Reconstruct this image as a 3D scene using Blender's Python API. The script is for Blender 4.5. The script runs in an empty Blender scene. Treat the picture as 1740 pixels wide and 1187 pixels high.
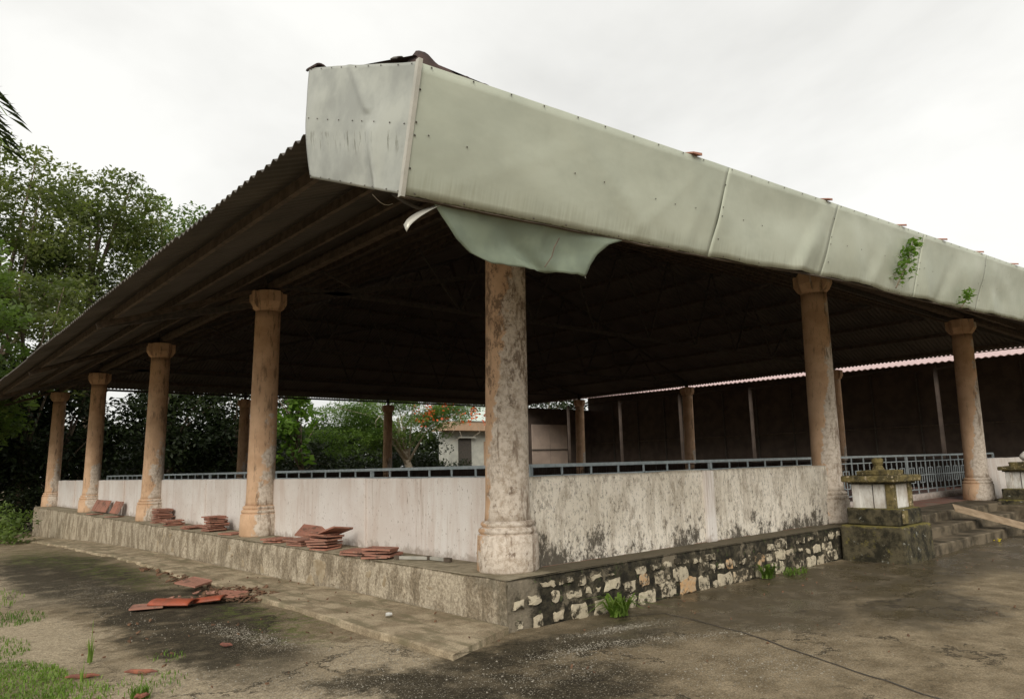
import bpy, math, random
import numpy as np
from mathutils import Matrix, Vector, noise as mnoise

random.seed(7); RNG = np.random.default_rng(11)
S = bpy.context.scene
COL = S.collection
R = math.radians

# ------------------------------------------------------------------ camera
cd = bpy.data.cameras.new('camera'); cam = bpy.data.objects.new('camera', cd); COL.objects.link(cam)
YAW, PITCH, ROLL = 0.854, 0.158, -0.026
fw = Vector((math.cos(PITCH)*math.cos(YAW), math.cos(PITCH)*math.sin(YAW), math.sin(PITCH)))
rt = fw.cross(Vector((0, 0, 1))).normalized(); up = rt.cross(fw)
rt2 = rt*math.cos(ROLL) + up*math.sin(ROLL); up2 = -rt*math.sin(ROLL) + up*math.cos(ROLL)
m = Matrix((rt2, up2, -fw)).transposed().to_4x4(); m.translation = (0, 0, 1.55)
cam.matrix_world = m
cd.sensor_width = 36.0; cd.lens = 36.0*1233.4/1740.0; cd.clip_end = 3000; cd.clip_start = 0.05
S.camera = cam

# ------------------------------------------------------------------ sky, sun, exposure
SUN_EL, SUN_AZ = R(33), R(222)       # direction towards the sun, azimuth from +x
w = bpy.data.worlds.new('World'); S.world = w; w.use_nodes = True
nt = w.node_tree; nt.nodes.clear()
out = nt.nodes.new('ShaderNodeOutputWorld'); bg = nt.nodes.new('ShaderNodeBackground')
sky = nt.nodes.new('ShaderNodeTexSky'); sky.sky_type = 'NISHITA'; sky.sun_disc = False
sky.sun_elevation = SUN_EL; sky.sun_rotation = R(90) - SUN_AZ
tc = nt.nodes.new('ShaderNodeTexCoord')
mp = nt.nodes.new('ShaderNodeMapping'); mp.inputs['Scale'].default_value = (1, 1, 1.9); mp.inputs['Location'].default_value = (0.3, 0.15, 0.0)
n1 = nt.nodes.new('ShaderNodeTexNoise'); n1.inputs['Scale'].default_value = 1.5; n1.inputs['Detail'].default_value = 6; n1.inputs['Roughness'].default_value = .55
n1.inputs['Distortion'].default_value = .35
cr = nt.nodes.new('ShaderNodeValToRGB')
cr.color_ramp.elements[0].position = .36; cr.color_ramp.elements[0].color = (7.0, 6.93, 6.6, 1)
cr.color_ramp.elements[1].position = .62; cr.color_ramp.elements[1].color = (8.9, 8.82, 8.42, 1)
mx = nt.nodes.new('ShaderNodeMixRGB'); mx.inputs[0].default_value = .93
nt.links.new(tc.outputs['Generated'], mp.inputs['Vector']); nt.links.new(mp.outputs[0], n1.inputs['Vector'])
nt.links.new(n1.outputs['Fac'], cr.inputs[0])
nt.links.new(sky.outputs[0], mx.inputs[1]); nt.links.new(cr.outputs[0], mx.inputs[2])
nt.links.new(mx.outputs[0], bg.inputs[0]); bg.inputs[1].default_value = .060
nt.links.new(bg.outputs[0], out.inputs[0])

sd = bpy.data.lights.new('sun', 'SUN'); sd.energy = 1.5; sd.angle = R(35); sd.color = (1, .94, .85)
sun = bpy.data.objects.new('sun', sd); COL.objects.link(sun)
sdir = Vector((math.cos(SUN_EL)*math.cos(SUN_AZ), math.cos(SUN_EL)*math.sin(SUN_AZ), math.sin(SUN_EL)))
sun.rotation_euler = sdir.to_track_quat('Z', 'Y').to_euler(); sun.location = (-10, -10, 30)
S.cycles.max_bounces = 6; S.cycles.diffuse_bounces = 5; S.cycles.transmission_bounces = 4
S.view_settings.view_transform = 'Standard'; S.view_settings.look = 'None'
S.view_settings.exposure = 1.0; S.view_settings.gamma = 1; S.view_settings.use_curve_mapping = False

# ------------------------------------------------------------------ material helpers
class NT:
    def __init__(s, name):
        s.m = bpy.data.materials.new(name); s.m.use_nodes = True; s.t = s.m.node_tree
        s.b = s.t.nodes['Principled BSDF']; s.o = s.t.nodes['Material Output']
        s.b.inputs['Specular IOR Level'].default_value = .25
        s._pos = None
    def n(s, typ, **kw):
        x = s.t.nodes.new(typ)
        for k, v in kw.items(): setattr(x, k, v)
        return x
    def put(s, sock, v):
        if isinstance(v, bpy.types.NodeSocket): s.t.links.new(v, sock)
        elif isinstance(v, (tuple, list)) and len(v) == 3 and sock.type == 'RGBA': sock.default_value = (*v, 1)
        else: sock.default_value = v
    def pos(s):
        if s._pos is None: s._pos = s.n('ShaderNodeNewGeometry')
        return s._pos.outputs['Position']
    def nrm(s): s.pos(); return s._pos.outputs['Normal']
    def rnd(s): s.pos(); return s._pos.outputs['Random Per Island']
    def orand(s): return s.n('ShaderNodeObjectInfo').outputs['Random']
    def mapv(s, v, scale=(1, 1, 1), loc=(0, 0, 0)):
        x = s.n('ShaderNodeMapping'); s.put(x.inputs['Vector'], v); x.inputs['Scale'].default_value = scale; x.inputs['Location'].default_value = loc
        return x.outputs[0]
    def noise(s, v=None, scale=5, detail=4, rough=.55, dist=0):
        x = s.n('ShaderNodeTexNoise'); s.put(x.inputs['Vector'], v if v is not None else s.pos())
        x.inputs['Scale'].default_value = scale; x.inputs['Detail'].default_value = detail
        x.inputs['Roughness'].default_value = rough; x.inputs['Distortion'].default_value = dist
        return x.outputs['Fac']
    def vor(s, v=None, scale=5, feature='F1', out='Distance'):
        x = s.n('ShaderNodeTexVoronoi', feature=feature); s.put(x.inputs['Vector'], v if v is not None else s.pos()); x.inputs['Scale'].default_value = scale
        return x.outputs[out]
    def ramp(s, f, a, b, lo=0., hi=1.):
        x = s.n('ShaderNodeMapRange', interpolation_type='SMOOTHSTEP'); s.put(x.inputs[0], f)
        x.inputs[1].default_value = a; x.inputs[2].default_value = b; x.inputs[3].default_value = lo; x.inputs[4].default_value = hi
        return x.outputs[0]
    def mix(s, f, a, b, mode='MIX'):
        x = s.n('ShaderNodeMixRGB', blend_type=mode); s.put(x.inputs[0], f); s.put(x.inputs[1], a); s.put(x.inputs[2], b)
        return x.outputs[0]
    def math(s, op, a, b=0.):
        x = s.n('ShaderNodeMath', operation=op); s.put(x.inputs[0], a); s.put(x.inputs[1], b); return x.outputs[0]
    def xyz(s, v=None):
        x = s.n('ShaderNodeSeparateXYZ'); s.put(x.inputs[0], v if v is not None else s.pos()); return x.outputs
    def bump(s, h, strength=.3, dist=.02):
        x = s.n('ShaderNodeBump'); x.inputs['Strength'].default_value = strength; x.inputs['Distance'].default_value = dist
        s.put(x.inputs['Height'], h); s.t.links.new(x.outputs[0], s.b.inputs['Normal'])
    def col(s, c): s.put(s.b.inputs['Base Color'], c)
    def rough(s, r): s.put(s.b.inputs['Roughness'], r)
    def metal(s, r): s.put(s.b.inputs['Metallic'], r)

MT = {}
def simple(name, c1, c2, scale=6, rough=.8, bump=.2, metal=0, bd=.01):
    t = NT(name); f = t.ramp(t.noise(scale=scale, detail=6), .35, .65)
    t.col(t.mix(f, c1, c2)); t.rough(rough); t.metal(metal)
    if bump: t.bump(t.noise(scale=scale*6, detail=4), bump, bd)
    MT[name] = t.m; return t

# --- plaster of the long side: whitewash gone pinkish, streaked by rain
t = NT('whitewash')
big = t.noise(scale=.9, detail=7, rough=.65)
st = t.noise(t.mapv(t.pos(), (1.5, 1.5, .22)), 2.0, 8, .7, .3)
st2 = t.noise(t.mapv(t.pos(), (5, 5, .3)), 1.4, 5, .65)
c = t.mix(t.ramp(big, .35, .65), (.76, .72, .675), (.66, .595, .54))
c = t.mix(t.math('MULTIPLY', t.ramp(st, .48, .66), .55), c, (.56, .45, .38))
c = t.mix(t.math('MULTIPLY', t.ramp(st2, .60, .68), .5), c, (.40, .31, .24))
fl = t.noise(t.mapv(t.pos(), (26, 26, 10)), 1.6, 3, .6)
c = t.mix(t.math('MULTIPLY', t.ramp(fl, .645, .69), .75), c, (.26, .19, .14))
fl = t.noise(scale=90, detail=4, rough=.7)
c = t.mix(t.math('MULTIPLY', t.ramp(fl, .56, .66), .3), c, (.45, .37, .32))
z = t.xyz()[2]
low = t.math('ADD', t.ramp(z, .45, .75, 1, 0), t.math('MULTIPLY', t.math('SUBTRACT', t.noise(scale=7, detail=8, rough=.7), .5), 2.0))
c = t.mix(t.math('MULTIPLY', t.ramp(low, .62, 1.1), .7), c, (.33, .27, .22))
t.col(c); t.rough(.9); t.bump(t.noise(scale=60, detail=5), .3, .012); MT['whitewash'] = t.m

# --- plaster of the front: grey beige with black mould
t = NT('mouldy_plaster')
big = t.noise(scale=1.1, detail=7, rough=.65)
st = t.noise(t.mapv(t.pos(), (3.2, 3.2, .8)), 2.0, 9, .75, .2)
fine = t.noise(t.mapv(t.pos(), (1, 1, .7)), 17, 9, .85)
mid = t.noise(t.mapv(t.pos(), (1, 1, .55)), 6, 9, .85)
c = t.mix(t.ramp(big, .36, .64), (.80, .74, .64), (.66, .60, .50))
c = t.mix(t.math('MULTIPLY', t.ramp(st, .49, .58), .55), c, (.42, .36, .28))
c = t.mix(t.math('MULTIPLY', t.ramp(fine, .53, .60), .55), c, (.74, .69, .62))
c = t.mix(t.math('MULTIPLY', t.ramp(mid, .52, .57), .6), c, (.30, .25, .19))
z = t.xyz()[2]
low = t.ramp(z, .47, 1.15, .36, -.14)
low = t.math('ADD', low, t.math('MULTIPLY', t.math('SUBTRACT', mid, .5), 1.9))
low = t.math('ADD', low, t.math('MULTIPLY', t.math('SUBTRACT', fine, .5), 1.2))
low = t.math('ADD', low, t.math('MULTIPLY', t.math('SUBTRACT', big, .5), 1.5))
c = t.mix(t.math('MULTIPLY', t.ramp(low, .24, .46), .92), c, (.07, .06, .045))
top = t.math('ADD', t.ramp(z, 1.33, 1.43), t.math('MULTIPLY', t.math('SUBTRACT', fine, .5), 1.5))
c = t.mix(t.math('MULTIPLY', t.ramp(top, .5, 1.1), .6), c, (.20, .17, .12))
spk = t.noise(t.mapv(t.pos(), (1, 1, .5)), 34, 6, .85)
c = t.mix(t.math('MULTIPLY', t.ramp(spk, .55, .60), .75), c, (.10, .085, .065))
t.col(c); t.rough(.92); t.bump(t.noise(scale=70, detail=6), .5, .012); MT['mouldy_plaster'] = t.m

# --- columns: tan limewash peeled to grey plaster where rain reaches (front side)
def column_mat(name, bias):
    t = NT(name)
    nx = t.xyz(t.nrm()); pz = t.xyz()
    face = t.math('ADD', t.math('MULTIPLY', nx[1], -.85), t.math('MULTIPLY', nx[0], .28))
    blot = t.noise(scale=2.6, detail=8, rough=.65)
    low = t.ramp(pz[2], 1.0, 3.9, .45, -.55)
    msk = t.math('ADD', t.math('ADD', face, low), t.math('MULTIPLY', t.math('SUBTRACT', blot, .5), 1.9))
    msk = t.ramp(t.math('ADD', msk, bias), .42, .56)
    tan = t.mix(t.ramp(t.noise(scale=3.5, detail=6), .35, .68), (.64, .43, .275), (.52, .335, .205))
    tan = t.mix(t.math('MULTIPLY', t.ramp(t.noise(t.mapv(t.pos(), (9, 9, 2.2)), 2, 7, .7), .55, .7), .55), tan, (.24, .15, .09))
    grey = t.mix(t.ramp(t.noise(scale=16, detail=8, rough=.75), .42, .62), (.66, .58, .49), (.44, .36, .28))
    grey = t.mix(t.ramp(t.noise(scale=60, detail=6, rough=.8), .56, .66), grey, (.70, .66, .60))
    c = t.mix(msk, tan, grey)
    # brown rain scar running down the shaft
    sc = t.math('ADD', t.noise(t.mapv(t.pos(), (6, 6, 1.3)), 1.5, 9, .75), t.math('MULTIPLY', face, .06))
    c = t.mix(t.math('MULTIPLY', t.ramp(sc, .57, .67), .75), c, (.17, .115, .075))
    if bias > .2:
        zz = t.math('MULTIPLY', t.ramp(pz[2], 2.0, 2.6), t.ramp(pz[2], 3.3, 4.0, 1, .3))
        sc2 = t.math('ADD', t.noise(t.mapv(t.pos(), (1, 1, .6)), 7, 9, .85), t.math('MULTIPLY', zz, .07))
        c = t.mix(t.math('MULTIPLY', t.ramp(sc2, .545, .62), .8), c, (.13, .085, .055))
    wsp = t.ramp(t.noise(t.mapv(t.pos(), (1, 1, .5)), 22, 6, .8), .66, .72)
    c = t.mix(t.math('MULTIPLY', wsp, .7), c, (.75, .70, .62))
    t.col(c); t.rough(.88); t.bump(t.noise(scale=45, detail=6, rough=.7), .45, .012)
    MT[name] = t.m
column_mat('column_weathered', .42); column_mat('column_tan', -.55); column_mat('column_front', .16)

# --- plinth: mossy black mortar, pale stones, smeared plaster
t = NT('mossy_mortar')
f = t.noise(scale=9, detail=8, rough=.7)
c = t.mix(t.ramp(f, .4, .66), (.018, .016, .011), (.065, .056, .036))
c = t.mix(t.math('MULTIPLY', t.ramp(t.noise(scale=3.2, detail=8, rough=.7), .53, .62), .75), c, (.22, .185, .13))
x = t.xyz()
edge = t.math('ADD', t.ramp(x[0], 4.6, 5.6, 1, 0), t.math('MULTIPLY', t.math('SUBTRACT', t.noise(scale=5, detail=8, rough=.7), .5), 1.6))
c = t.mix(t.math('MULTIPLY', t.ramp(edge, .55, 1.0), .75), c, (.26, .22, .16))
c = t.mix(t.math('MULTIPLY', t.ramp(t.noise(scale=14, detail=3), .62, .72), .5), c, (.07, .10, .03))
t.col(c); t.rough(.9); t.bump(t.noise(scale=24, detail=8, rough=.7), .9, .03); MT['mossy_mortar'] = t.m

t = NT('pale_stone')
base = t.mix(t.orand(), (.55, .49, .36), (.40, .34, .24))
base = t.mix(t.ramp(t.orand(), .88, .9), base, (.48, .30, .15))
c = t.mix(t.ramp(t.noise(scale=22, detail=8, rough=.7), .4, .68), base, (.36, .31, .23))
mo = t.math('ADD', t.noise(scale=6, detail=9, rough=.75), t.math('MULTIPLY', t.math('SUBTRACT', t.noise(scale=28, detail=4), .5), .3))
mo = t.math('ADD', mo, t.ramp(t.xyz()[2], .28, .47, 0, .09))
mo = t.math('ADD', mo, t.math('MULTIPLY', t.math('SUBTRACT', t.noise(scale=1.7, detail=3), .5), .5))
c = t.mix(t.ramp(mo, .48, .58), c, (.05, .042, .028))
t.col(c); t.rough(.85); t.bump(t.noise(scale=50, detail=6), .5, .012); MT['pale_stone'] = t.m

t = NT('plinth_render')
f = t.noise(t.mapv(t.pos(), (1, 1, .55)), 4.5, 8, .65)
c = t.mix(t.ramp(f, .42, .58), (.44, .38, .29), (.25, .205, .145))
c = t.mix(1.0, c, t.mix(t.ramp(t.noise(scale=26, detail=8, rough=.85), .38, .62), (.6, .58, .55), (1.3, 1.3, 1.28)), 'MULTIPLY')
c = t.mix(t.math('MULTIPLY', t.ramp(t.noise(t.mapv(t.pos(), (5, 5, .7)), 2, 6, .65), .55, .68), .6), c, (.13, .105, .07))
c = t.mix(t.math('MULTIPLY', t.ramp(t.noise(scale=30, detail=5, rough=.7), .6, .68), .5), c, (.52, .47, .38))
y = t.xyz()[1]
dk = t.math('ADD', t.ramp(y, 5.4, 7.2, 1, 0), t.math('MULTIPLY', t.math('SUBTRACT', t.noise(scale=4, detail=8, rough=.7), .5), 2.2))
c = t.mix(t.math('MULTIPLY', t.ramp(dk, .75, 1.3), .8), c, (.10, .088, .06))
t.col(c); t.rough(.9); t.bump(t.noise(scale=22, detail=8, rough=.7), .8, .025); MT['plinth_render'] = t.m
t = simple('brown_stone', (.27, .21, .13), (.36, .30, .21), 14, .85, .5)

t = NT('ledge_top')
f = t.noise(scale=5, detail=8, rough=.7)
c = t.mix(t.ramp(f, .36, .64), (.36, .31, .22), (.20, .17, .11))
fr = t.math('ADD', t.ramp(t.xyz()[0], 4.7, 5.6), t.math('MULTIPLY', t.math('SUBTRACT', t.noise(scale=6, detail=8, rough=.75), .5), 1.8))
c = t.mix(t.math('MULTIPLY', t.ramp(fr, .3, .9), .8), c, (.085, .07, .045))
t.col(c); t.rough(.9); t.bump(t.noise(scale=30, detail=8), .6, .02); MT['ledge_top'] = t.m

# --- galvanised sheets
t = NT('fascia_sheet')
f = t.noise(t.mapv(t.pos(), (.8, 1, 1.2)), 1.6, 5, .6)
c = t.mix(t.ramp(f, .35, .68), (.455, .48, .39), (.385, .41, .335))
st = t.noise(t.mapv(t.pos(), (26, 1, .8)), 2, 4, .6)
z = t.xyz()
lowz = t.math('SUBTRACT', z[2], t.math('ADD', 2.99, t.math('MULTIPLY', z[0], .052)))   # height above the lower hem
hem = t.math('ADD', t.ramp(lowz, .0, .3, 1, 0), t.math('MULTIPLY', t.math('SUBTRACT', st, .5), 1.6))
c = t.mix(t.math('MULTIPLY', t.ramp(hem, .45, 1.2), .42), c, (.27, .275, .20))
gr = t.math('ADD', t.ramp(lowz, -.01, .035, 1, 0), t.math('MULTIPLY', t.math('SUBTRACT', t.noise(scale=30, detail=6), .5), 1.2))
c = t.mix(t.math('MULTIPLY', t.ramp(gr, .55, .95), .85), c, (.12, .13, .05))
c = t.mix(t.math('MULTIPLY', t.ramp(t.noise(scale=7, detail=8, rough=.8), .68, .76), .5), c, (.36, .33, .2))
t.col(c); t.rough(t.ramp(f, .3, .7, .42, .58)); t.metal(.25); t.bump(t.noise(t.mapv(t.pos(), (1, 1, 1)), 3.5, 3), .12, .05); MT['fascia_sheet'] = t.m

t = NT('end_sheet')
f = t.noise(scale=3.2, detail=4, rough=.6)
c = t.mix(t.ramp(f, .35, .65), (.42, .43, .375), (.33, .34, .305))
st = t.noise(t.mapv(t.pos(), (3, 24, 3.2)), 1.3, 5, .7)
z = t.xyz(); mid = t.math('SUBTRACT', z[2], t.math('ADD', 2.21, t.math('MULTIPLY', z[1], .38)))
band = t.math('MULTIPLY', t.ramp(mid, -.2, -.06), t.ramp(mid, -.03, .0, 1, 0))
c = t.mix(t.math('MULTIPLY', band, t.ramp(st, .55, .66)), c, (.17, .17, .13))
t.col(c); t.rough(t.ramp(f, .3, .7, .32, .5)); t.metal(.4); MT['end_sheet'] = t.m

t = NT('soffit_sheet')
f = t.noise(scale=5, detail=5)
t.col(t.mix(t.ramp(f, .35, .65), (.19, .225, .165), (.15, .18, .135))); t.rough(.55); t.metal(.15); MT['soffit_sheet'] = t.m
simple('dark_metal', (.05, .046, .04), (.085, .072, .06), 12, .7, .2)
simple('rusty_steel', (.065, .05, .038), (.12, .092, .068), 9, .8, .2)
simple('trim_metal', (.40, .39, .34), (.48, .46, .40), 8, .45, .1, .4)

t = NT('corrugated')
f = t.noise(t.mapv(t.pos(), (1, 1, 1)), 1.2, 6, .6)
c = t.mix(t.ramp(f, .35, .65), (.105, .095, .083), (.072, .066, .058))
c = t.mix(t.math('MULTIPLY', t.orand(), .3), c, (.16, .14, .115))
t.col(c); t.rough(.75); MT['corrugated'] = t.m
simple('clay_dark', (.04, .03, .028), (.07, .045, .038), 9, .85, .3)
t = NT('terracotta')
c = t.mix(t.orand(), (.37, .165, .115), (.29, .15, .11))
c = t.mix(t.ramp(t.noise(scale=11, detail=7, rough=.7), .48, .7), c, (.27, .15, .10))
c = t.mix(t.math('MULTIPLY', t.ramp(t.noise(scale=30, detail=4), .6, .7), .6), c, (.42, .30, .23))
c = t.mix(t.math('MULTIPLY', t.ramp(t.noise(scale=5, detail=8, rough=.75), .53, .64), .75), c, (.085, .06, .045))
t.col(c); t.rough(.88); t.bump(t.noise(scale=60, detail=4), .3, .006); MT['terracotta'] = t.m
t = simple('terracotta_wet', (.33, .085, .045), (.23, .075, .045), 9, .45, .2)
simple('rail_paint', (.50, .56, .57), (.40, .46, .47), 12, .5, .05)
simple('concrete_moss', (.12, .105, .065), (.23, .20, .13), 5, .9, .6, 0, .02)
t = NT('altar_mossy')
c = t.mix(t.ramp(t.noise(scale=5, detail=8, rough=.7), .38, .62), (.022, .02, .012), (.10, .085, .05))
c = t.mix(t.ramp(t.noise(t.mapv(t.pos(), (1, 1, 1.5), (3, 2, 0)), 6, 8, .75), .60, .68), c, (.42, .43, .38))
nz = t.xyz(t.nrm())[2]
mo = t.math('ADD', t.math('MULTIPLY', nz, .25), t.noise(scale=8, detail=7, rough=.7))
c = t.mix(t.math('MULTIPLY', t.ramp(mo, .58, .74), .75), c, (.20, .17, .04))
t.col(c); t.rough(.9); t.bump(t.noise(scale=20, detail=8, rough=.75), .8, .03); MT['altar_mossy'] = t.m
t = NT('altar_white')
c = t.mix(t.ramp(t.noise(t.mapv(t.pos(), (1, 1, .5)), 5, 8, .7), .40, .66), (.62, .61, .57), (.38, .34, .29))
c = t.mix(t.ramp(t.noise(t.mapv(t.pos(), (6, 6, 1)), 2.4, 8, .75), .56, .70), c, (.15, .13, .07))
t.col(c); t.rough(.9); t.bump(t.noise(scale=40, detail=6), .4, .012); MT['altar_white'] = t.m
t = NT('altar_cap')
c = t.mix(t.ramp(t.noise(scale=7, detail=8, rough=.7), .40, .62), (.17, .135, .055), (.06, .05, .025))
c = t.mix(t.ramp(t.noise(scale=15, detail=6), .58, .68), c, (.38, .31, .20))
t.col(c); t.rough(.9); t.bump(t.noise(scale=26, detail=8), .8, .025); MT['altar_cap'] = t.m
t = simple('steps_concrete', (.045, .036, .022), (.15, .12, .08), 3.5, .8, .5, 0, .015)
t = NT('floor_tile')
br = t.n('ShaderNodeTexBrick'); t.put(br.inputs['Vector'], t.pos()); br.offset = 0
br.inputs['Scale'].default_value = 1; br.inputs['Brick Width'].default_value = .3; br.inputs['Row Height'].default_value = .3; br.inputs['Mortar Size'].default_value = .006
t.put(br.inputs['Color1'], (.27, .11, .08)); t.put(br.inputs['Color2'], (.33, .14, .10)); t.put(br.inputs['Mortar'], (.18, .15, .12))
t.col(t.mix(t.ramp(t.noise(scale=2, detail=6), .4, .7), br.outputs[0], (.26, .2, .15))); t.rough(.6); MT['floor_tile'] = t.m
simple('plank_wood', (.22, .16, .10), (.30, .225, .15), 7, .8, .3)
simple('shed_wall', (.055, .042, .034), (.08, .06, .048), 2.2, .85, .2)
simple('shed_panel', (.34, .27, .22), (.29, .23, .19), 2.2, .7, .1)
simple('pink_sheet', (.50, .36, .35), (.42, .31, .30), 3, .55, .1)
simple('house_white', (.48, .48, .42), (.38, .38, .34), 2, .85, .15)
simple('house_peach', (.40, .27, .18), (.34, .23, .15), 2, .85, .15)
simple('house_roof', (.55, .62, .56), (.45, .53, .47), 2, .5, .1)
t = NT('dark_glass'); t.col((.015, .017, .018)); t.rough(.15); MT['dark_glass'] = t.m
simple('bark', (.10, .075, .05), (.19, .15, .11), 9, .9, .8, 0, .03)
simple('bark_pale', (.30, .25, .19), (.38, .33, .26), 9, .9, .5, 0, .02)
t = NT('bottle_plastic'); t.col((.5, .5, .47)); t.rough(.2); MT['bottle_plastic'] = t.m
simple('leaf_litter', (.17, .095, .055), (.09, .055, .035), 20, .85, .1)
simple('rust_red_wood', (.26, .10, .06), (.14, .06, .045), 12, .85, .3)
simple('pebble', (.36, .33, .27), (.20, .18, .14), 9, .8, 0)

def leaf_mat(name, c1, c2, trans=.35):
    t = NT(name)
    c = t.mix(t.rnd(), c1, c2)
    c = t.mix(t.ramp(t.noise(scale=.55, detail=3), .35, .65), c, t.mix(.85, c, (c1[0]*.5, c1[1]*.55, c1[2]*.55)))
    t.col(c); t.rough(.5)
    tr = t.n('ShaderNodeBsdfTranslucent'); t.put(tr.inputs[0], t.mix(1.0, c, (1.5, 1.7, .8), 'MULTIPLY'))
    ms = t.n('ShaderNodeMixShader'); ms.inputs[0].default_value = trans
    t.t.links.new(t.b.outputs[0], ms.inputs[1]); t.t.links.new(tr.outputs[0], ms.inputs[2]); t.t.links.new(ms.outputs[0], t.o.inputs[0])
    MT[name] = t.m
leaf_mat('leaf_tree', (.115, .14, .05), (.185, .20, .08), .45)
leaf_mat('leaf_light', (.13, .19, .05), (.18, .235, .085), .45)
leaf_mat('leaf_dark', (.018, .027, .010), (.04, .058, .02), .2)  # very dark green; shade deep in the foliage is put into this colour
leaf_mat('leaf_flame', (.10, .17, .035), (.16, .23, .055), .4)
leaf_mat('leaf_broad', (.10, .18, .03), (.17, .27, .05), .4)
leaf_mat('grass_blade', (.12, .21, .03), (.22, .30, .07), .35)
leaf_mat('flower_orange', (.60, .10, .03), (.75, .18, .05), .2)
leaf_mat('leaf_yellow', (.65, .50, .03), (.70, .55, .05), .2)

# --- ground
t = NT('ground'); t.b.inputs['Specular IOR Level'].default_value = .12
p = t.pos()
wn = t.n('ShaderNodeTexNoise'); t.put(wn.inputs['Vector'], p); wn.inputs['Scale'].default_value = 1.1; wn.inputs['Detail'].default_value = 6; wn.inputs['Roughness'].default_value = .62
wv = t.n('ShaderNodeVectorMath', operation='MULTIPLY_ADD'); t.put(wv.inputs[0], wn.outputs['Color']); wv.inputs[1].default_value = (1.5, 1.5, 0); wv.inputs[2].default_value = (-.75, -.75, 0)
ad = t.n('ShaderNodeVectorMath', operation='ADD'); t.put(ad.inputs[0], p); t.put(ad.inputs[1], wv.outputs[0])
wn2 = t.n('ShaderNodeTexNoise'); t.put(wn2.inputs['Vector'], p); wn2.inputs['Scale'].default_value = 6; wn2.inputs['Detail'].default_value = 8; wn2.inputs['Roughness'].default_value = .75
wv2 = t.n('ShaderNodeVectorMath', operation='MULTIPLY_ADD'); t.put(wv2.inputs[0], wn2.outputs['Color']); wv2.inputs[1].default_value = (.7, .7, 0); wv2.inputs[2].default_value = (-.35, -.35, 0)
ad2 = t.n('ShaderNodeVectorMath', operation='ADD'); t.put(ad2.inputs[0], ad.outputs[0]); t.put(ad2.inputs[1], wv2.outputs[0])
W = ad2.outputs[0]
def ell(cx, cy, rx, ry, ang=0, soft=.5):
    soft *= .7
    mpn = t.n('ShaderNodeMapping', vector_type='TEXTURE'); t.put(mpn.inputs['Vector'], W)
    mpn.inputs['Location'].default_value = (cx, cy, 0); mpn.inputs['Rotation'].default_value = (0, 0, R(ang)); mpn.inputs['Scale'].default_value = (rx, ry, 1000)
    ln = t.n('ShaderNodeVectorMath', operation='LENGTH'); t.put(ln.inputs[0], mpn.outputs[0])
    return t.ramp(ln.outputs['Value'], 1-soft, 1+soft, 1, 0)
def union(*ms):
    r = ms[0]
    for k in ms[1:]: r = t.math('MAXIMUM', r, k)
    return r
n_big = t.noise(scale=.55, detail=6, rough=.6); n_mid = t.noise(scale=3.0, detail=8, rough=.65); n_fine = t.noise(scale=24, detail=8, rough=.75)
c = t.mix(t.ramp(n_mid, .35, .66), (.28, .225, .15), (.155, .12, .075))
c = t.mix(t.math('MULTIPLY', t.ramp(n_fine, .5, .66), .55), c, (.30, .26, .19))
sand = union(ell(1.9, 5.9, .95, 1.0, 20), ell(2.6, 4.9, .5, .8, 35), ell(1.3, 8.8, .5, 1.6, 0), ell(3.25, 6.0, .35, 1.1, 12), ell(1.7, 14, .7, 3))
c = t.mix(t.math('MULTIPLY', sand, .9), c, t.mix(t.ramp(n_fine, .4, .62), (.44, .37, .265), (.30, .245, .17)))
dark = union(ell(2.75, 9.0, .75, 3.2, -4, .4), ell(2.6, 15.0, 1.0, 5.0, -2, .5), ell(3.15, 4.7, .42, .9, 40, .4), ell(4.6, 4.75, 1.3, .42, -8, .5), ell(2.45, 6.9, .45, .8, 0, .5), ell(3.9, 3.9, .7, .5, -30))
dark = t.math('MULTIPLY', dark, t.ramp(n_mid, .3, .5, .6, 1))
c = t.mix(t.math('MULTIPLY', dark, .93), c, t.mix(t.ramp(n_fine, .42, .62), (.026, .022, .015), (.065, .055, .036)))
wet = union(ell(9.5, 4.5, 4.4, .95, -5, .45), ell(14.5, 3.6, 3.2, 1.6, -4, .5), ell(7.0, 4.2, 1.1, .9, -10, .5), ell(8.5, 3.2, 1.2, .5, 10, .6), ell(13.5, 2.6, 1.6, .5, 0, .6))
wet = t.math('MULTIPLY', wet, t.ramp(n_mid, .3, .55, .6, 1))
c = t.mix(t.math('MULTIPLY', wet, .9), c, t.mix(t.ramp(n_mid, .4, .6), (.030, .024, .013), (.075, .059, .032)))
moss = union(ell(3.3, 8.0, .3, 1.6, 0, .6), ell(3.2, 14.5, .45, 3.0, 0, .6), ell(2.9, 19, .7, 3, 0, .6))
c = t.mix(t.math('MULTIPLY', moss, t.math('MULTIPLY', t.ramp(t.noise(scale=9, detail=6), .45, .6), .65)), c, (.10, .125, .03))
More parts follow.
